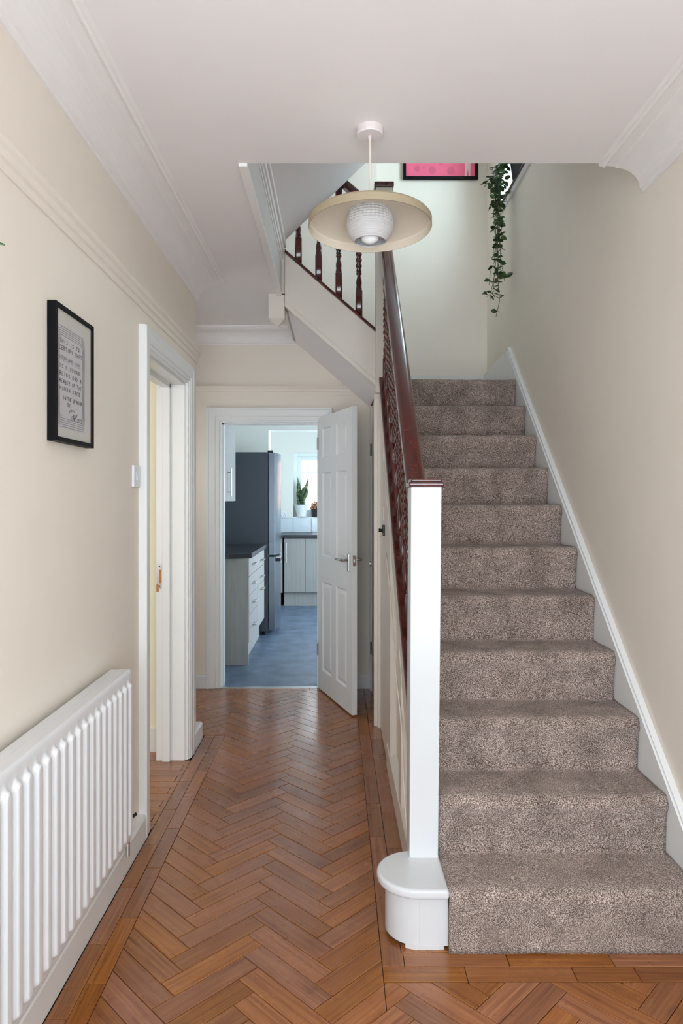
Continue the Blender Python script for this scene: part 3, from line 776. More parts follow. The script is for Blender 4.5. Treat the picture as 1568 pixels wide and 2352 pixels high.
# spandrel panelling below the outer string
m = MB(); m.prism([(2.40, 0), (4.26, 0), (4.26, capz(4.16)-.30), (2.40, max(.02, capz(2.40)-.30))], 'x', .296, .322)
m.build('spandrel_panel', M['satin'], stair)
m = MB(); m.box(.262, .297, 2.40, 3.60, 0, .118); m.prism([(.262, .118), (.297, .118), (.297, .150)], 'y', 2.40, 3.60)
m.build('bottom_rail', M['satin'], stair, bevel=.002)
for ya, yb in ((3.40, 3.62), (2.82, 2.93)):
    zt = capz(ya)-.28
    m = MB(); m.prism([(ya, 0 if ya > 3.3 else .118), (yb, 0 if ya > 3.3 else .118), (yb, zt+SL*(yb-ya)), (ya, zt)], 'x', .266, .297); s_ = m.build('stile', M['satin'], stair, bevel=.002)
    m = MB(); m.prism([(.297, ya-.012), (.270, ya-.002), (.297, ya+.002)], 'z', .13, zt-.0)
    m.build('bead', M['satin'], s_)
# small cupboard door in the spandrel
cdo = thing('cupboard_door', 'small white cupboard door in the panelling under the stairs, black latch', 'door')
m = MB(); m.prism([(3.64, .01), (4.19, .01), (4.19, capz(4.19)-.33), (3.64, capz(3.64)-.33)], 'x', .268, .292); m.build('leaf', M['satin'], cdo, bevel=.002)
lt = box(.255, .268, 3.80, 3.835, 1.205, 1.265).build('latch', M['darkmetal'], cdo, bevel=.003)
MB().tube([(.268, 3.815, 1.235), (.235, 3.815, 1.235)], [.006, .011], 10).build('latch_knob', M['darkmetal'], lt, smooth=True)
MB().tube([(.268, 3.80, 1.22), (.240, 3.79, 1.205)], .005, 8).build('latch_knob', M['chrome'], lt, smooth=True)
for z0 in (1.29, 1.62): box(.263, .268, 3.865, 3.89, z0, z0+.075).build('hinge', M['satin'], cdo)
# door frame post and the grey cupboard door behind it
pf = st(MB().box(.231, .300, 4.235, 4.275, 0, 2.06).build('trim_10', M['satin'], bevel=.002), 'cream door post below the upper newel')
m = MB(); m.box(.252, .275, 4.195, 4.236, 0, 2.03); st(m.build('trim_11', M['satin'], bevel=.004), 'moulding strip beside the door post')
d4 = st(box(.258, .292, 4.276, 5.02, .01, 1.99).build('door_4', M['door'], bevel=.001), 'narrow white door seen edge-on behind the post')
for za, zb in ((.15, .85), (1.05, 1.85)): box(.254, .259, 4.40, 4.92, za, zb).build('panel', M['door'], d4, bevel=.003)
m = MB(); m.tube([(.258, 4.37, .995), (.228, 4.37, .995)], .007, 12); m.tube([(.228, 4.37, .995), (.215, 4.37, .995), (.208, 4.37, .995)], [.014, .019, .012], 14)
m.build('door_knob', M['chrome'], d4, smooth=True)
for z in (.27, 1.73): MB().tube([(.252, 5.025, z), (.252, 5.025, z+.09)], .006, 8).build('hinge', M['chrome'], d4)
m = MB(); m.box(.246, .322, 5.025, YF, 0, 2.1); m.box(.262, .322, 4.276, 5.03, 1.995, 2.12)
st(m.build('wall_under_stairs', M['satin']))
m = MB(); m.prism([(2.42, 0), (YF, 0), (YF, 2.1), (4.3, 2.1), (2.42, capz(2.42)-.20)], 'x', .3265, .334); st(m.build('wall_under_stairs', M['satin']))

# bullnose bottom step
def dshape(x1, xc, yf, yb, n=48):
    yc = (yf+yb)/2; r = (yb-yf)/2
    pts = [(x1, yf), (xc, yf)]
    for k in range(1, n): a = -PI/2-PI*k/n; pts.append((xc+r*1.02*math.cos(a), yc+r*math.sin(a)))
    pts += [(xc, yb), (x1, yb)]
    return pts
bn = MB(); bn.prism(dshape(.3475, .262, 2.128, 2.332), 'z', .012, .168)
bno = bn.build('bullnose_step', M['newel'], stair)
m = MB(); m.prism(dshape(.348, .258, 2.100, 2.350), 'z', .168, .199); m.build('nosing', M['newel'], bno, bevel=.011, seg=4)
m = MB(); m.prism(dshape(.341, .262, 2.140, 2.320), 'z', -.002, .0125); m.build('damaged_base', M['gapbrown'], bno)  # dark brown slab set back in the gap under the step
m = MB(); m.prism([(.215, 2.1365), (.245, 2.127), (.315, 2.127), (.335, 2.13), (.335, 2.16), (.215, 2.16)], 'z', 0, .014); m.build('paint_flake', M['newel'], bno)
box(.2575, .2590, 2.1272, 2.1285, .012, .168).build('joint_line', M['fascia'], bno)

# ------------------------------------------------------------------ carpet
def carpet():
    pr = []
    for k in range(1, NST+1):
        yn, zt, zb = nose(k), k*RI, (k-1)*RI
        yb_ = yn+.020
        pr.append((yb_-(.012 if k == 1 else 0), zb+(0 if k == 1 else .002)))
        for s in (.12, .25, .4, .55, .7): pr.append((yb_-.004*s-.012*s*s-(.012*(1-s) if k == 1 else 0), zb+(RI-.048)*s/.78))
        rr = .033
        for j in range(7):
            a = PI+ (-.25+j/6*1.25)*PI/2*1.0
            pr.append((yn+rr+rr*math.cos(a)*1.0, zt-rr-rr*math.sin(a)))
        ye = (YB-.02) if k == NST else nose(k+1)+.018
        nseg = 3 if k < NST else 8
        for s in range(1, nseg+1): pr.append((yn+rr+(ye-yn-rr)*s/(nseg+.3 if k < NST else nseg), zt+.0005))
    return pr
pr = carpet()
def strip(pr, x0, x1, nx, name, axis='x', cut=None, seed=0):
    m = MB(); n = len(pr)
    for i in range(nx+1):
        for j, (a, z) in enumerate(pr):
            x = x0+(x1-x0)*i/nx
            if cut and z < RI+.004 and a < nose(2): x = max(x, cut)
            d = noise.noise(Vector((x*9, a*9+seed, z*9)))*.004+noise.noise(Vector((x*26, a*26, z*26+5)))*.0018
            m.v.append((x, a-d*.5, z+d) if axis == 'x' else (a-d*.5, x, z+d))
    for i in range(nx):
        for j in range(n-1): m.f.append((i*n+j, (i+1)*n+j, (i+1)*n+j+1, i*n+j+1))
    return m
cr = strip(pr, .347, XS1, 40, 'stair_carpet')
co = cr.build('stair_carpet', M['carpet'], smooth=True)
for f in co.data.polygons: pass
sol = co.modifiers.new('thick', 'SOLIDIFY'); sol.thickness = .010; sol.offset = -1
# make sure outer side faces the camera
bm = bmesh.new(); bm.from_mesh(co.data)
bm.faces.ensure_lookup_table()
if bm.faces[2].normal.y > 0: bmesh.ops.reverse_faces(bm, faces=bm.faces)
bm.to_mesh(co.data); bm.free()
tag(co, 'speckled brown and beige carpet covering the stairs', 'carpet')
pr2 = []
for k in range(1, 5):
    xn = .24-(k-1)*.215
    zb = NST*RI+(k-1)*RI
    pr2 += [(xn, zb+.002), (xn, zb+RI-.02), (xn-.012, zb+RI)]
    if k < 4: pr2.append((xn-.21, zb+RI))
pr2.append((-.42, 2.966))
land = strip([(.336, 2.168), (.30, 2.168)]+pr2, 4.26, YF-.006, 16, 'stair_carpet', axis='y').build('stair_carpet', M['carpet'])
tag(land, 'brown speckled carpet of the upper flight, behind the white upper string', 'carpet')

# ------------------------------------------------------------------ balusters
def baluster_mesh(h):
    n = 20; rings = []; q = .0205
    def sq(z, s):
        out = []
        for k in range(n):
            a = 2*PI*(k+.5)/n; c_, s__ = math.cos(a), math.sin(a); mm = max(abs(c_), abs(s__)); out.append((s*c_/mm, s*s__/mm, z))
        return out
    def ci(z, r, lobes=0, tw=0, dep=0): return [((r+dep*math.cos(lobes*(2*PI*k/n)-tw))*math.cos(2*PI*k/n), (r+dep*math.cos(lobes*(2*PI*k/n)-tw))*math.sin(2*PI*k/n), z) for k in range(n)]
    b0, t0 = .165, h-.155
    rings += [sq(-.012, q), sq(b0-.003, q), sq(b0, q-.003)]
    turn = [(b0+.001, .016), (b0+.008, .019), (b0+.014, .0195), (b0+.019, .016), (b0+.022, .0185), (b0+.027, .016), (b0+.045, .0185), (b0+.062, .0175), (b0+.085, .0115), (b0+.097, .0105), (b0+.100, .0165), (b0+.108, .018), (b0+.114, .0135)]
    rings += [ci(z, r) for z, r in turn]
    zt0, zt1 = b0+.118, t0-.118; K = int((zt1-zt0)/.0042)
    for k in range(K+1):
        s = k/K; e = min(1, min(s, 1-s)*9); rings.append(ci(zt0+(zt1-zt0)*s, .0160, 2, s*2*PI*(zt1-zt0)/.036, .0036*e))
    rings += [ci(h-(z-b0)-.155, r) for z, r in reversed(turn)]
    rings += [sq(t0, q-.003), sq(t0+.003, q), sq(h+.05, q)]
    return MB().rings(rings).mesh('baluster')
# handrail shape
def handrail(pa, pb, wd, hh, name, parent):
    pa, pb = Vector(pa), Vector(pb); d = (pb-pa); hdir = Vector((d.x, d.y, 0)).normalized(); side = Vector((hdir.y, -hdir.x, 0))
    prof = [(-.36, 0), (-.36, .18), (-.5, .30), (-.5, .55)]+[(-.5*math.cos(a*PI/14)**.7 if a < 7 else 0, .55+.45*math.sin(a*PI/14)) for a in range(1, 7)]+[(0, 1.0)]+[(.5*math.cos(a*PI/14)**.7, .55+.45*math.sin(a*PI/14)) for a in range(6, 0, -1)]+[(.5, .55), (.5, .30), (.36, .18), (.36, 0)]
    rs = [[p+side*(u*wd)+Vector((0, 0, v*hh)) for u, v in prof] for p in (pa, pb)]
    o = MB().rings(rs).build(name, M['mahog'], parent, smooth=True)
    e_ = o.modifiers.new('es', 'EDGE_SPLIT'); e_.split_angle = math.radians(32)
    return o
bal = thing('balustrade', 'dark mahogany balustrade with barley-twist balusters along the lower flight', 'balustrade')
railb = lambda y: capz(y)+.775
handrail((.288, 2.385, railb(2.385)), (.298, 4.16, railb(4.16)), .072, .066, 'handrail', bal)
bm1 = baluster_mesh(.775)
ny = 14; ys = [2.475+k*(4.085-2.475)/(ny-1) for k in range(ny)]
for y in ys:
    o = MB().build('baluster', M['mahog'], bal, mesh=bm1); o.location = (.296, y, capz(y)-.006)
bm1.polygons.foreach_set('use_smooth', [True]*len(bm1.polygons))
nw = thing('newel_post', 'white gloss newel post with mahogany cap at the foot of the stairs', 'post')
nm = MB(); a0, a1 = .250, .349
nm.rings([[(a0-.006, 2.295, .197), (a1-.008, 2.295, .197), (a1-.008, 2.394, .197), (a0-.006, 2.394, .197)], [(a0, 2.295, 1.447), (a1+.004, 2.295, 1.447), (a1+.004, 2.394, 1.447), (a0, 2.394, 1.447)]])
nm.build('post', M['newel'], nw, bevel=.003)
box(a0-.008, a1+.012, 2.285, 2.404, 1.447, 1.462).build('cap', M['mahog'], nw, bevel=.005)
box(a0-.001, a1+.005, 2.292, 2.397, 1.462, 1.474).build('cap', M['mahog'], nw, bevel=.005)
# upper newel
un = thing('newel_post', 'tall cream newel post with dark cap at the turn of the stairs', 'post')
box(.238, .338, 4.150, 4.250, 2.06, 3.308).build('post', M['satin'], un, bevel=.003)
box(.228, .348, 4.140, 4.260, 3.308, 3.340).build('cap', M['mahog'], un, bevel=.007)
# upper flight string (fronto-parallel), cap, balusters
up = thing('balustrade', 'dark balusters and rail of the upper flight above its white string', 'balustrade')
US = (2.94-2.458)/(-.316-.238)
uz = lambda x: 2.940+US*(x+.316)     # top of the cap along the upper string
m = MB(); m.prism([(-.318, uz(-.318)-.022), (.238, uz(.238)-.022), (.238, uz(.238)-.345), (-.318, uz(-.318)-.345)], 'y', 4.186, 4.24)
us = m.build('outer_string', M['satin'], stair, bevel=.002)
m = MB(); m.prism([(-.318, uz(-.318)-.318), (.238, uz(.238)-.318), (.238, uz(.238)-.352), (-.318, uz(-.318)-.352)], 'y', 4.178, 4.24)
m.build('string_bead', M['satin'], us, bevel=.003)
m = MB(); m.prism([(-.318, uz(-.318)-.022), (.238, uz(.238)-.022), (.238, uz(.238)), (-.318, uz(-.318))], 'y', 4.176, 4.252)
m.build('string_cap', M['mahog'], up, bevel=.004)
urb = lambda x: uz(x)+.70
handrail((.236, 4.215, urb(.236)), (-.318, 4.215, urb(-.318)), .066, .066, 'handrail', up)
bm2 = baluster_mesh(.70); bm2.polygons.foreach_set('use_smooth', [True]*len(bm2.polygons))
for x in (-.236, -.111, .0125, .137):
    o = MB().build('baluster', M['mahog'], up, mesh=bm2); o.location = (x, 4.215, uz(x)-.016)
# soffit of the upper flight
m = MB(); sof = lambda x: uz(x)-.352
m.prism([(-.318, sof(-.318)), (.250, sof(.250)), (.250, sof(.250)+.03), (-.318, sof(-.318)+.03)], 'y', 4.24, YF)
m.build('soffit', M['ceil'], stair)
m = MB(); m.prism([(-.318, sof(-.318)), (-.318, 2.69), (-.300, 2.69), (-.300, sof(-.300))], 'y', 4.24, YF); m.build('soffit', M['ceil'], stair)
# newel drop + fascia of the opening
nd = thing('newel_drop', 'short white hanging newel end with pointed bottom below the ceiling', 'post')
m = MB(); x0, x1, y0, y1, zt, zb = -.418, -.320, 4.19, 4.29, 2.70, 2.522
m.box(x0, x1, y0, y1, zb, ZC+.001); m.box(XO+.012, x1, y0, y0+.02, ZC-.005, 2.96)
i = len(m.v); m.v += [(x0, y0, zb), (x1, y0, zb), (x1, y1, zb), (x0, y1, zb), ((x0+x1)/2, (y0+y1)/2, zb-.048)]
m.f += [(i, i+4, i+1), (i+1, i+4, i+2), (i+2, i+4, i+3), (i+3, i+4, i)]
m.build('post', M['satin'], nd)
m = MB(); m.box(XO, XO+.012, YO, 4.20, ZC-.006, 2.955)
fo = st(m.build('trim_12', M['fascia']), 'grey-white fascia on the edge of the stairwell opening')
m = MB(); m.box(XO-.020, XO+.014, YO-.002, 4.20, ZC-.012, ZC+.002)
st(m.build('trim_13', M['cornice'], bevel=.003), 'white edge strip of the stairwell opening')
m = MB()
for za, zb, d in ((2.855, 2.872, .016), (2.880, 2.905, .022), (2.912, 2.955, .028), (2.955, 2.985, .040)): m.box(XO+.010, XO+d, YO, 4.21, za, zb)
st(m.build('trim_14', M['cornice'], bevel=.003), 'stepped moulding along the landing edge')
# underside of the loft stairs
sl = .963
m = MB(); f_ = lambda x: 2.985+sl*(x+.318)
m.prism([(-.318, f_(-.318)), (1.0, f_(1.0)), (1.0, f_(1.0)+.2), (-.318, f_(-.318)+.2)], 'y', 2.95, 4.165)
st(m.build('ceiling_sloping', M['ceil']), 'sloping grey-white underside of the loft stairs')

# ------------------------------------------------------------------ stair window
sw = setempty('window_3', 'stair window on the right wall')
box(1.135, XR+.2, WY0-.03, WY1+.0, WZ0-.012, WZ0).build('window_sill', M['mahog'], sw, bevel=.003)
box(1.146, XR+.05, WY0-.02, WY1, WZ0-.055, WZ0-.012).build('apron', M['gloss'], sw, bevel=.003)
m = MB(); X0, X1 = XR+.18, XR+.23
for a in ((WY0, WY0+.06, WZ0, WZ1), (WY1-.06, WY1, WZ0, WZ1), (WY0, WY1, WZ0, WZ0+.06), (WY0, WY1, WZ1-.06, WZ1)): m.box(X0, X1, *a)
m.build('window_frame', M['kwhite'], sw)
box(X0+.02, X0+.024, WY0+.06, WY1-.06, WZ0+.06, WZ1-.06).build('pane', M['pane'], sw)

# ------------------------------------------------------------------ pink print on the stairwell wall
pp = thing('picture', 'pink print in a black frame high on the stairwell wall', 'picture')
x0, x1, z0 = .511, 1.087, 3.872; z1 = z0+.42; yb = YB-.0015
m = MB(); fw = .022
m.box(x0, x0+fw, yb-.025, yb, z0, z1); m.box(x1-fw, x1, yb-.025, yb, z0, z1); m.box(x0+fw, x1-fw, yb-.025, yb, z0, z0+fw); m.box(x0+fw, x1-fw, yb-.025, yb, z1-fw, z1)
m.build('frame', M['black'], pp, bevel=.002)
pr_ = box(x0+fw, x1-fw, yb-.012, yb-.002, z0+fw, z1-fw).build('print', M['pink'], pp)
for cx_, cz, r_ in ((.62, 3.955, .022), (.67, 3.965, .010), (.735, 3.945, .028), (.80, 4.0, .018), (.88, 3.94, .030), (.66, 4.08, .03), (.85, 4.1, .026)):
    o = MB().prism([(cx_+r_*math.cos(a*PI/12), cz+r_*math.sin(a*PI/12)) for a in range(24)], 'y', yb-.0128, yb-.0118).build('spot', M['pinkd'], pr_)
for pts in ([(.985, 3.895), (.992, 4.2), (1.035, 4.2), (1.028, 3.895), (1.016, 3.895), (1.010, 3.96), (1.000, 3.895)],):
    MB().prism(pts, 'y', yb-.0128, yb-.0118).build('pale_shape', M['pinkp'], pr_)

# ------------------------------------------------------------------ trailing plant on the stair window sill
tp = thing('trailing_plant', 'trailing green vine plant in a black pot hanging down from the stair window sill', 'plant')
pc = (1.20, 4.40, WZ0)
MB().lathe([(.062, 0), (.066, .004), (.082, .13), (.086, .135), (.086, .15), (.080, .15), (.078, .12)], pc, 28).build('pot', M['potb'], tp)
MB().lathe([(.074, .125), (.074, .13)], pc, 16).build('soil', M['soil'], tp)
def leafmesh(l, w_):
    m = MB(); rows = [(0, .05), (.2, .75), (.45, 1), (.7, .8), (.9, .35), (1, .03)]; rings = []
    for s, f in rows: rings.append([(s*l, -w_*f, .18*w_*f), (s*l, 0, -.10*w_), (s*l, w_*f, .18*w_*f)])
    i = 0
    for r_ in rings: m.v += r_
    for a in range(len(rows)-1):
        for k in range(2): m.f.append((a*3+k, a*3+k+1, a*3+4+k, a*3+3+k))
    return m.mesh('leaf')
lme = leafmesh(.042, .0135); lme.materials.append(M['leaf']); lme.polygons.foreach_set('use_smooth', [True]*len(lme.polygons))
vines = []
def pxy(px, py, Y): return Vector(((px-773)/1568*Y, Y, CAMZ-(py-1150)/1568*Y))
ends = [(1142, 728, 4.50), (1128, 690, 4.47), (1120, 655, 4.50), (1150, 640, 4.50), (1158, 645, 4.52), (1136, 660, 4.46), (1146, 600, 4.50), (1138, 560, 4.47), (1150, 540, 4.52), (1132, 500, 4.48), (1156, 470, 4.5), (1140, 470, 4.46), (1148, 690, 4.50), (1142, 640, 4.45)]
for ex_, ey_, Y in ends:
    pts = [Vector((pc[0]-.02, pc[1]+.02, pc[2]+.13))]
    top = pxy(1148+R.uniform(-20, 8), 395+R.uniform(-8, 20), Y)
    pts.append((pts[0]+top)/2+Vector((0, 0, .05)))
    e = pxy(ex_, ey_, Y); n_ = 9
    for k in range(n_+1):
        s = k/n_; b_ = top.lerp(e, s); pinch = (1143-773)/1568*Y
        b_.x = b_.x*(1-.5*math.sin(PI*s))+pinch*.5*math.sin(PI*s)
        pts.append(b_+Vector((R.uniform(-.012, .012), R.uniform(-.010, .010), 0)))
    vines.append(pts)
vines.append([pxy(1145, 415, 4.5), pxy(1135, 422, 4.48), pxy(1118, 421, 4.47), pxy(1103, 424, 4.46)])
vines.append([pxy(1146, 660, 4.5), pxy(1130, 672, 4.48), pxy(1117, 670, 4.47), pxy(1109, 674, 4.46)])
vines.append([pxy(1146, 630, 4.5), pxy(1157, 640, 4.48), pxy(1163, 631, 4.47)])
vines.append([pxy(1143, 380, 4.55), pxy(1152, 372, 4.55), pxy(1157, 383, 4.55)])
m = MB()
for p in vines: m.tube(p, .0018, 5)
m.build('stem', M['stem'], tp)
cnt = 0
def addleaf(p, d):
    global cnt
    if cnt >= 290: return
    o = bpy.data.objects.new('leaf', lme); C.objects.link(o); o.parent = tp
    q = Vector(d).to_track_quat('X', 'Z'); o.rotation_mode = 'QUATERNION'
    o.rotation_quaternion = q @ Matrix.Rotation(R.uniform(-1.4, 1.4), 4, 'X').to_quaternion()
    o.location = p; s = R.uniform(.72, 1.12); o.scale = (s, s, s); cnt += 1
for vi, p in enumerate(vines):
    total = sum((p[k+1]-p[k]).length for k in range(len(p)-1)); npos = max(4, int(total/.085))
    for j in range(npos):
        s = (j+.6)/npos*(len(p)-1); k = min(int(s), len(p)-2); q = p[k].lerp(p[k+1], s-k)
        for sd in (-1, 1):
            if R.random() < .85: addleaf(q, (sd*R.uniform(.4, 1), R.uniform(-.9, .3), R.uniform(-.9, .35)))
for k in range(200):
    a = pxy(R.uniform(1124, 1162), 385+R.random()**1.4*95, R.uniform(4.44, 4.55)); addleaf(a, (R.uniform(-1, 1), R.uniform(-1, .2), R.uniform(-.9, .3)))

# ------------------------------------------------------------------ pendant lamp
LX, LY = .113, 2.33
la = thing('pendant_lamp', 'cream dish pendant lamp with pressed glass centre hanging from the ceiling', 'lamp')
MB().lathe([(.0455, 0), (.0455, -.021), (.043, -.026), (.001, -.0262)], (LX, LY, ZC), 40).build('ceiling_rose', M['rose'], la, bevel=0)
MB().lathe([(.006, 0), (.006, -.010), (.004, -.012)], (LX, LY, ZC-.026), 12).build('cord_grip', M['rose'], la)
MB().tube([(LX, LY, ZC-.03), (LX+.001, LY, 2.52), (LX, LY, 2.375)], .0042, 10).build('cord', M['cord'], la)
RS = .2085; LYs = LY-.012
prof = [(RS, 0), (RS, .024), (RS-.006, .031), (.12, .052), (.05, .060), (.02, .064), (.02, .062), (.05, .058), (.12, .050), (RS-.007, .028), (RS-.0025, .023), (RS-.0025, 0)]
ms = MB(); ms.rings([[(LX+r_*math.cos(2*PI*k/72), LYs+r_*math.sin(2*PI*k/72), 2.325+z-.032*r_*math.sin(2*PI*k/72)) for k in range(72)] for r_, z in prof+[prof[0]]], cap=False)
sh = ms.build('shade', M['shadein'], la, smooth=True); sh.data.materials.append(M['brassb'])
es = sh.modifiers.new('es', 'EDGE_SPLIT'); es.split_angle = math.radians(30)
for p in sh.data.polygons:
    c_ = p.center; r_ = math.hypot(c_.x-LX, c_.y-LYs)
    if r_ > RS-.0035*1.0-.0 and p.normal.x*(c_.x-LX)+p.normal.y*(c_.y-LYs) > 0: p.material_index = 1
MB().lathe([(.022, 2.345), (.024, 2.385), (.012, 2.395)], (LX, LYs, 0), 20).build('lamp_holder', M['rose'], la)
# pressed glass: pyramids above, rings below
n_ = 128; rings = []
def gr(z):   # z 0 bottom .. 1 top
    if z < .38: return .052+(.0765-.052)*math.sin(z/.38*PI/2)
    return .0765-(.0765-.064)*((z-.38)/.62)**2.2
H_ = .112; zb_ = 2.279; K = 110
for k in range(K+1):
    z = k/K; r0 = gr(z); ring = []
    for j in range(n_):
        a = 2*PI*j/n_
        if z > .46: d = .0050*abs(math.sin(a*16))*abs(math.sin((z-.46)/.54*PI*6.5))
        else: d = .0022*abs(math.sin(z*PI*12/.46*.8))
        ring.append((LX+(r0+d)*math.cos(a), LYs+(r0+d)*math.sin(a), zb_+H_*z))
    rings.append(ring)
rings.append([(LX+.03*math.cos(2*PI*j/n_), LYs+.03*math.sin(2*PI*j/n_), zb_+H_+.002) for j in range(n_)])
m = MB(); m.rings(rings, cap=False); go = m.build('glass_shade', M['opal'], la, smooth=True)
so_ = go.modifiers.new('t', 'SOLIDIFY'); so_.thickness = .003
bo = MB().lathe([(.012, 2.36), (.013, 2.335), (.028, 2.315), (.033, 2.300), (.028, 2.283), (.012, 2.274), (.001, 2.272)], (LX, LYs, 0), 24).build('bulb', M['bulb'], la, smooth=True)

# ------------------------------------------------------------------ radiator
ra = thing('radiator', 'white panel radiator on the left wall with vertical flutes', 'radiator')
RX = -.722; ry0, ry1, rz0, rz1 = 1.12, 2.405, .206, .808
P = .0519; NF = 24; ctr0 = 2.395-.011-.0
us_ = []; 
y = ry0
cols = 24*14; rowsz = [rz0, rz0+.012, rz0+.02]+[rz0+.026+.004*k for k in range(8)]+[rz0+.07, rz0+.2, rz0+.3, rz0+.4, rz1-.085]+[rz1-.075+.004*k for k in range(10)]+[rz1-.030, rz1-.012, rz1-.004, rz1]
m = MB(); nr = len(rowsz)
def sm(x): x = max(0, min(1, x)); return x*x*(3-2*x)
for i in range(cols+1):
    y = ry0+(ry1-ry0)*i/cols
    ph = ((ctr0-.018-y)/P+.5) % 1-.5; dy = ph*P
    inr = (ry0+.02 < y < ry1-.006)
    for z in rowsz:
        half = .0165
        zc0, zc1 = rz0+.030+half, rz1-.040-half
        zz = 0 if zc0 <= z <= zc1 else (z-zc1 if z > zc1 else z-zc0)
        dd = math.hypot(dy, zz)
        h = .0125*(1-sm((dd-half+.006)/.011)) if inr else 0
        e = 0
        if z > rz1-.012: e = .008*((z-(rz1-.012))/.012)**2
        if z < rz0+.006: e = .004
        if y > ry1-.006: e = max(e, .004)
        m.v.append((RX+h-e, y, z))
for i in range(cols):
    for j in range(nr-1): a = i*nr+j; m.f.append((a, a+nr, a+nr+1, a+1))
# back of the same panel
o = m.build('front_panel', M['rad'], ra, smooth=True)
m = MB(); m.box(RX-.040, RX-.0085, ry0, ry1-.002, rz1-.012, rz1-.001); m.box(RX-.012, RX-.005, ry1-.004, ry1, rz0, rz1-.002); m.box(RX-.012, RX-.0125+.004, ry0, ry1, rz0, rz1-.01); m.build('casing', M['rad'], ra)
box(RX-.075, RX-.040, ry0, ry1, rz0, rz1-.002).build('back_panel', M['rad'], ra, bevel=.004)
for y in (1.4, 2.2): box(XL, RX-.074, y, y+.03, .3, .72).build('bracket', M['rad'], ra)
m = MB(); m.tube([(-.765, 2.50, .10), (-.765, 2.50, .225), (-.765, 2.49, .238), (-.765, 2.39, .24)], .0075, 10); v = m.build('valve_pipe', M['chrome'], ra)
MB().tube([(-.765, 2.50, .235), (-.765, 2.50, .315)], [.013, .010], 12).build('valve_cap', M['rad'], ra)
MB().tube([(-.765, 2.505, .228), (-.742, 2.53, .240)], [.006, .006], 8).build('valve_lever', M['darkmetal'], ra)

# ------------------------------------------------------------------ light switch
lsw = thing('light_switch', 'white single light switch beside the left doorway', 'switch')
sy = 2.775
box(XL+.0, XL+.010, sy-.044, sy+.044, 1.455, 1.543).build('plate', M['switch'], lsw, bevel=.003)
m = MB(); m.prism([(XL+.0098, 1.483), (XL+.0145, 1.483), (XL+.011, 1.515), (XL+.0098, 1.515)], 'y', sy-.011, sy+.011); m.build('rocker', M['switch'], lsw, bevel=.001)

# ------------------------------------------------------------------ certificate on the left wall
ct = thing('picture', 'black deep box frame with hand-lettered certificate on the left wall', 'picture')
FX = XL+.027; y0, y1, z0, z1 = 1.931, 2.232, 1.571, 1.968; fw = .0135
m = MB(); m.box(XL+.001, FX, y0, y0+fw, z0, z1); m.box(XL+.001, FX, y1-fw, y1, z0, z1); m.box(XL+.001, FX, y0+fw, y1-fw, z0, z0+fw); m.box(XL+.001, FX, y0+fw, y1-fw, z1-fw, z1)
m.build('frame', M['black'], ct, bevel=.001)
mo = box(XL+.012, XL+.0205, y0+fw, y1-fw, z0+fw, z1-fw).build('mount', M['mount'], ct)
ppY0, ppY1, ppZ0, ppZ1 = y0+.020, y1-.070, z0+.045, z1-.060
pa = box(XL+.0205, XL+.0213, ppY0-.004, ppY1+.004, ppZ0-.004, ppZ1+.004).build('certificate', M['paper'], ct)
box(FX-.0035, FX-.0025, y0+fw, y1-fw, z0+fw, z1-fw).build('glass', M['picglass'], ct)
G = {
 'T': [[(0, 6), (4, 6)], [(2, 6), (2, 0)]], 'H': [[(0, 6), (0, 0)], [(4, 6), (4, 0)], [(0, 3), (4, 3)]], 'I': [[(2, 6), (2, 0)]],
 'S': [[(4, 5.4), (2.2, 6), (.5, 4.8), (1.5, 3.4), (3.6, 2.4), (3.4, .6), (1.6, 0), (0, .8)]], 'O': [[(2, 6), (.4, 4.6), (.2, 1.6), (1.6, 0), (3.4, 1), (3.8, 4.2), (2, 6)]],
 'C': [[(4, 5), (2.4, 6), (.6, 4.6), (.2, 2), (1.4, .2), (4, .6)]], 'E': [[(4, 6), (0, 6), (0, 0), (4, 0)], [(0, 3), (3, 3)]], 'R': [[(0, 0), (0, 6), (3.2, 5.6), (3.4, 3.8), (0, 3), (4, 0)]],
 'F': [[(0, 0), (0, 6), (4, 6)], [(0, 3.2), (3, 3.2)]], 'Y': [[(0, 6), (2, 3)], [(4, 6), (1.6, 0)]], 'A': [[(0, 0), (.6, 6), (3.4, 6), (4, 0)], [(.4, 3), (3.7, 3)]],
 'N': [[(0, 0), (0, 6), (4, 0), (4, 6)]], 'P': [[(0, 0), (0, 6), (3.4, 5.6), (3.4, 3.4), (0, 3)]], 'G': [[(4, 5), (2.4, 6), (.4, 4.4), (.4, 1.2), (2, 0), (4, .8), (4, 2.8), (2.4, 2.8)]],
 'W': [[(0, 6), (1, 0), (2, 4), (3, 0), (4, 6)]], 'U': [[(0, 6), (.2, 1), (2, 0), (3.8, 1), (4, 6)]], 'M': [[(0, 0), (.4, 6), (2, 2), (3.6, 6), (4, 0)]],
 'B': [[(0, 0), (0, 6), (3, 5.6), (3.2, 3.8), (0, 3), (3.8, 2.6), (3.6, .4), (0, 0)]], 'D': [[(0, 0), (0, 6), (3, 5), (4, 3), (3, .8), (0, 0)]],
 '(': [[(3, 7), (1.6, 5), (1.4, 1), (3, -1)]], ')': [[(1, 7), (2.4, 5), (2.6, 1), (1, -1)]], '-': [[(.6, 3), (3.4, 3)]]}
LXp = XL+.0214
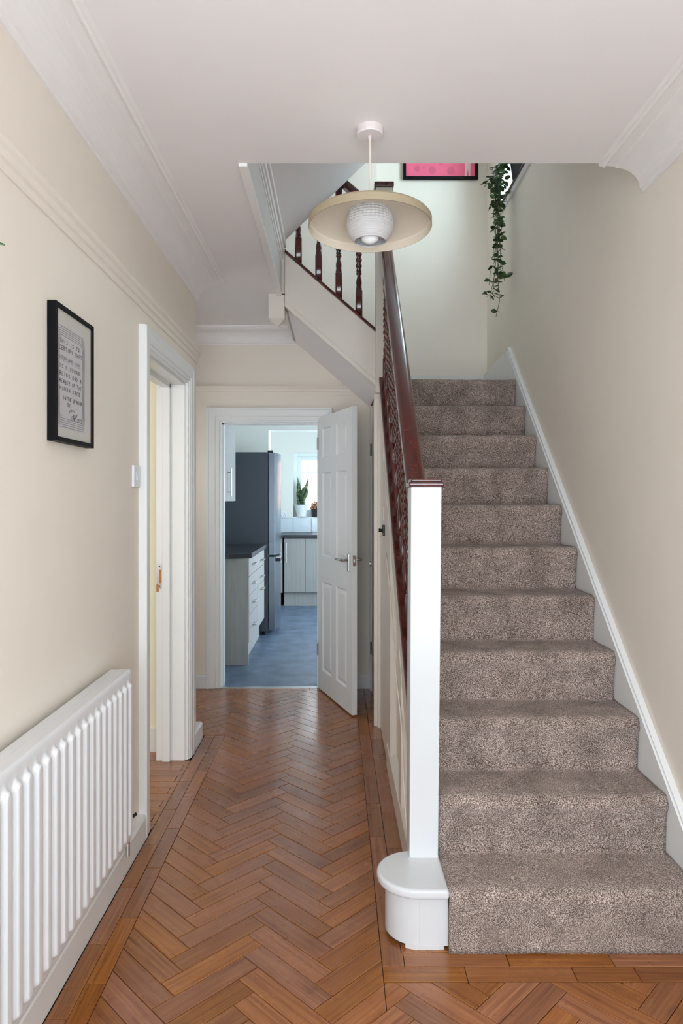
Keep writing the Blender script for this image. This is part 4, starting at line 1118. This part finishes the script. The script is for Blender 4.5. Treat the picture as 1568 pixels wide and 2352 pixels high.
def ribbon(m, pts, wd):
    for (ya, za), (yb_, zb_2) in zip(pts, pts[1:]):
        d = Vector((yb_-ya, zb_2-za)); L = d.length
        if L < 1e-6: continue
        d /= L; nrm = Vector((-d.y, d.x))*wd/2; e = d*wd*.3
        a = [(ya-e.x+nrm.x, za-e.y+nrm.y), (ya-e.x-nrm.x, za-e.y-nrm.y), (yb_+e.x-nrm.x, zb_2+e.y-nrm.y), (yb_+e.x+nrm.x, zb_2+e.y+nrm.y)]
        m.prism(a, 'x', LXp-.0003, LXp+.0002)
def text(m, s, y, z, h, adv, wd, jit=.06):
    for ch in s:
        if ch in G:
            jx, jz = R.uniform(-jit, jit)*h, R.uniform(-jit, jit)*h; sk_ = R.uniform(-.05, .05)
            for st_ in G[ch]: ribbon(m, [(y+jx+(a+sk_*b_)*h/6*1.05, z+jz+b_*h/6) for a, b_ in st_], wd)
        y += adv if ch != ' ' else adv*.85
def fz(y, frac): return ppZ1-(ppZ1-ppZ0)*frac
W_ = ppY1-ppY0
rows = [("THIS IS TO", .165, .018, .012), ("CERTIFY THAT", .235, .016, .012), ("IS A HUMAN", .415, .018, .011), ("BEING AND A", .490, .018, .011), ("MEMBER OF THE", .565, .016, .011), ("HUMAN RACE", .635, .020, .011), ("IN THE OPINION", .725, .044, .0108), ("OF", .785, .075, .011), ("(ARTIST)", .915, .105, .0105)]
for s, fr_, x_, h in rows:
    m = MB(); avail = (W_-x_-.022); adv = min(.0163, avail/max(len(s)*.96, 1)) 
    text(m, s, ppY0+x_, ppZ1-(ppZ1-ppZ0)*fr_, h, adv, .0017); m.build('lettering', M['ink'], pa)
m = MB(); text(m, "SERENA SHARP-SINGH", ppY0+.016, ppZ1-(ppZ1-ppZ0)*.325, .0095, .0088, .0009)
for k in range(26): ribbon(m, [(ppY0+.014+k*.0064, ppZ1-(ppZ1-ppZ0)*.338), (ppY0+.017+k*.0064, ppZ1-(ppZ1-ppZ0)*.338)], .0009)
m.build('lettering', M['inkpale'], pa)
m = MB(); sg = [(ppY0+.085+.0042*k+.004*math.sin(k*1.9), ppZ1-(ppZ1-ppZ0)*.835+.0009*k+.005*math.sin(k*2.4)) for k in range(12)]; ribbon(m, sg, .0011)
sg = [(ppY0+.105+.0042*k+.003*math.sin(k*2.3), ppZ1-(ppZ1-ppZ0)*.875+.0007*k+.006*math.sin(k*2.9)) for k in range(12)]; ribbon(m, sg, .0011)
m.build('signature', M['ink'], pa)
m = MB()
for k in range(5):
    d = .0042*k; c_ = .016-.0015*k; a0_, a1_, b0_, b1_ = ppY0+d, ppY1-d, ppZ0+d*1.5, ppZ1-d*1.5
    wob = lambda s: .0016*math.sin(s*7+k*.3)
    pts = [(a0_+c_, b1_), (a1_-c_, b1_), (a1_, b1_-c_*1.6)]+[(a1_+wob(s/10)-.001, b1_-c_*1.6-(b1_-b0_-c_*3.2)*s/10) for s in range(1, 10)]+[(a1_, b0_+c_*1.6), (a1_-c_, b0_), (a0_+c_, b0_), (a0_, b0_+c_*1.6)]+[(a0_+wob(s/10), b0_+c_*1.6+(b1_-b0_-c_*3.2)*s/10) for s in range(1, 10)]+[(a0_, b1_-c_*1.6), (a0_+c_, b1_)]
    ribbon(m, pts, .0009)
m.build('border_lines', M['ink'], pa)

# ------------------------------------------------------------------ houseplant whose leaf tip enters the frame at the left edge
hp = thing('wall_planter', 'green houseplant whose leaf tip pokes in at the left edge', 'plant')
m = MB(); pc = (-.735, .86, 1.52)
MB().lathe([(.04, 0), (.06, .005), (.075, .12), (.07, .12), (.068, .1)], pc, 24).build('pot', M['potw'], hp)
MB().lathe([(.066, .10), (.066, .105)], pc, 16).build('soil', M['soil'], hp)
box(XL, -.77, .84, .88, 1.50, 1.60).build('bracket', M['darkmetal'], hp)
box(XL+.01, -.70, .80, .92, 1.510, 1.5195).build('bracket', M['darkmetal'], hp)
tip = Vector((-.4775, .983, 1.768))
def strap(a, b_, lift, wd):
    a, b_ = Vector(a), Vector(b_); m = MB(); L_ = 10
    side = (b_-a).cross(Vector((.3, 1, .5))).normalized()
    vs = []
    for k in range(L_+1):
        s = k/L_; p = a.lerp(b_, s)+Vector((0, 0, lift*math.sin(PI*s))); w_ = wd*math.sin(PI*min(.97, .15+.85*s))
        vs.append([p-side*w_+Vector((0, 0, .3*w_)), p, p+side*w_+Vector((0, 0, .3*w_)), p+Vector((0, 0, .001))])
    return m.rings(vs)
strap((pc[0], pc[1], 1.62), tip, .06, .016).build('leaf', M['leafl'], hp, smooth=True)
for a in (1.2, 2.2, 3.6, 5.0): strap((pc[0], pc[1], 1.62), (pc[0]+.13*math.cos(a)*.5, pc[1]-.16*abs(math.sin(a)), 1.72), .06, .012).build('leaf', M['leafl'], hp, smooth=True)

# ------------------------------------------------------------------ loose cable on the panelling
m = MB(); pts = [(.262, 3.62, 1.12), (.262, 3.3, .92), (.261, 3.0, .62), (.262, 2.75, .50), (.255, 2.62, .36), (.259, 2.56, .22), (.262, 2.52, .13)]
cv = []
for k in range(len(pts)-1):
    for s in range(5):
        cv.append(Vector(pts[k]).lerp(Vector(pts[k+1]), s/5))
cv.append(Vector(pts[-1]))
for _ in range(3): cv = [cv[0]]+[(cv[k-1]+cv[k]*2+cv[k+1])/4 for k in range(1, len(cv)-1)]+[cv[-1]]
tag(MB().tube(cv, .0035, 8).build('cable', M['satin'], smooth=True), 'loose cream cable running down the panelling under the stairs', 'cable')
print('parquet blocks', sum(1 for o in bpy.data.objects if o.name.startswith('parquet_block')), 'leaves', cnt)
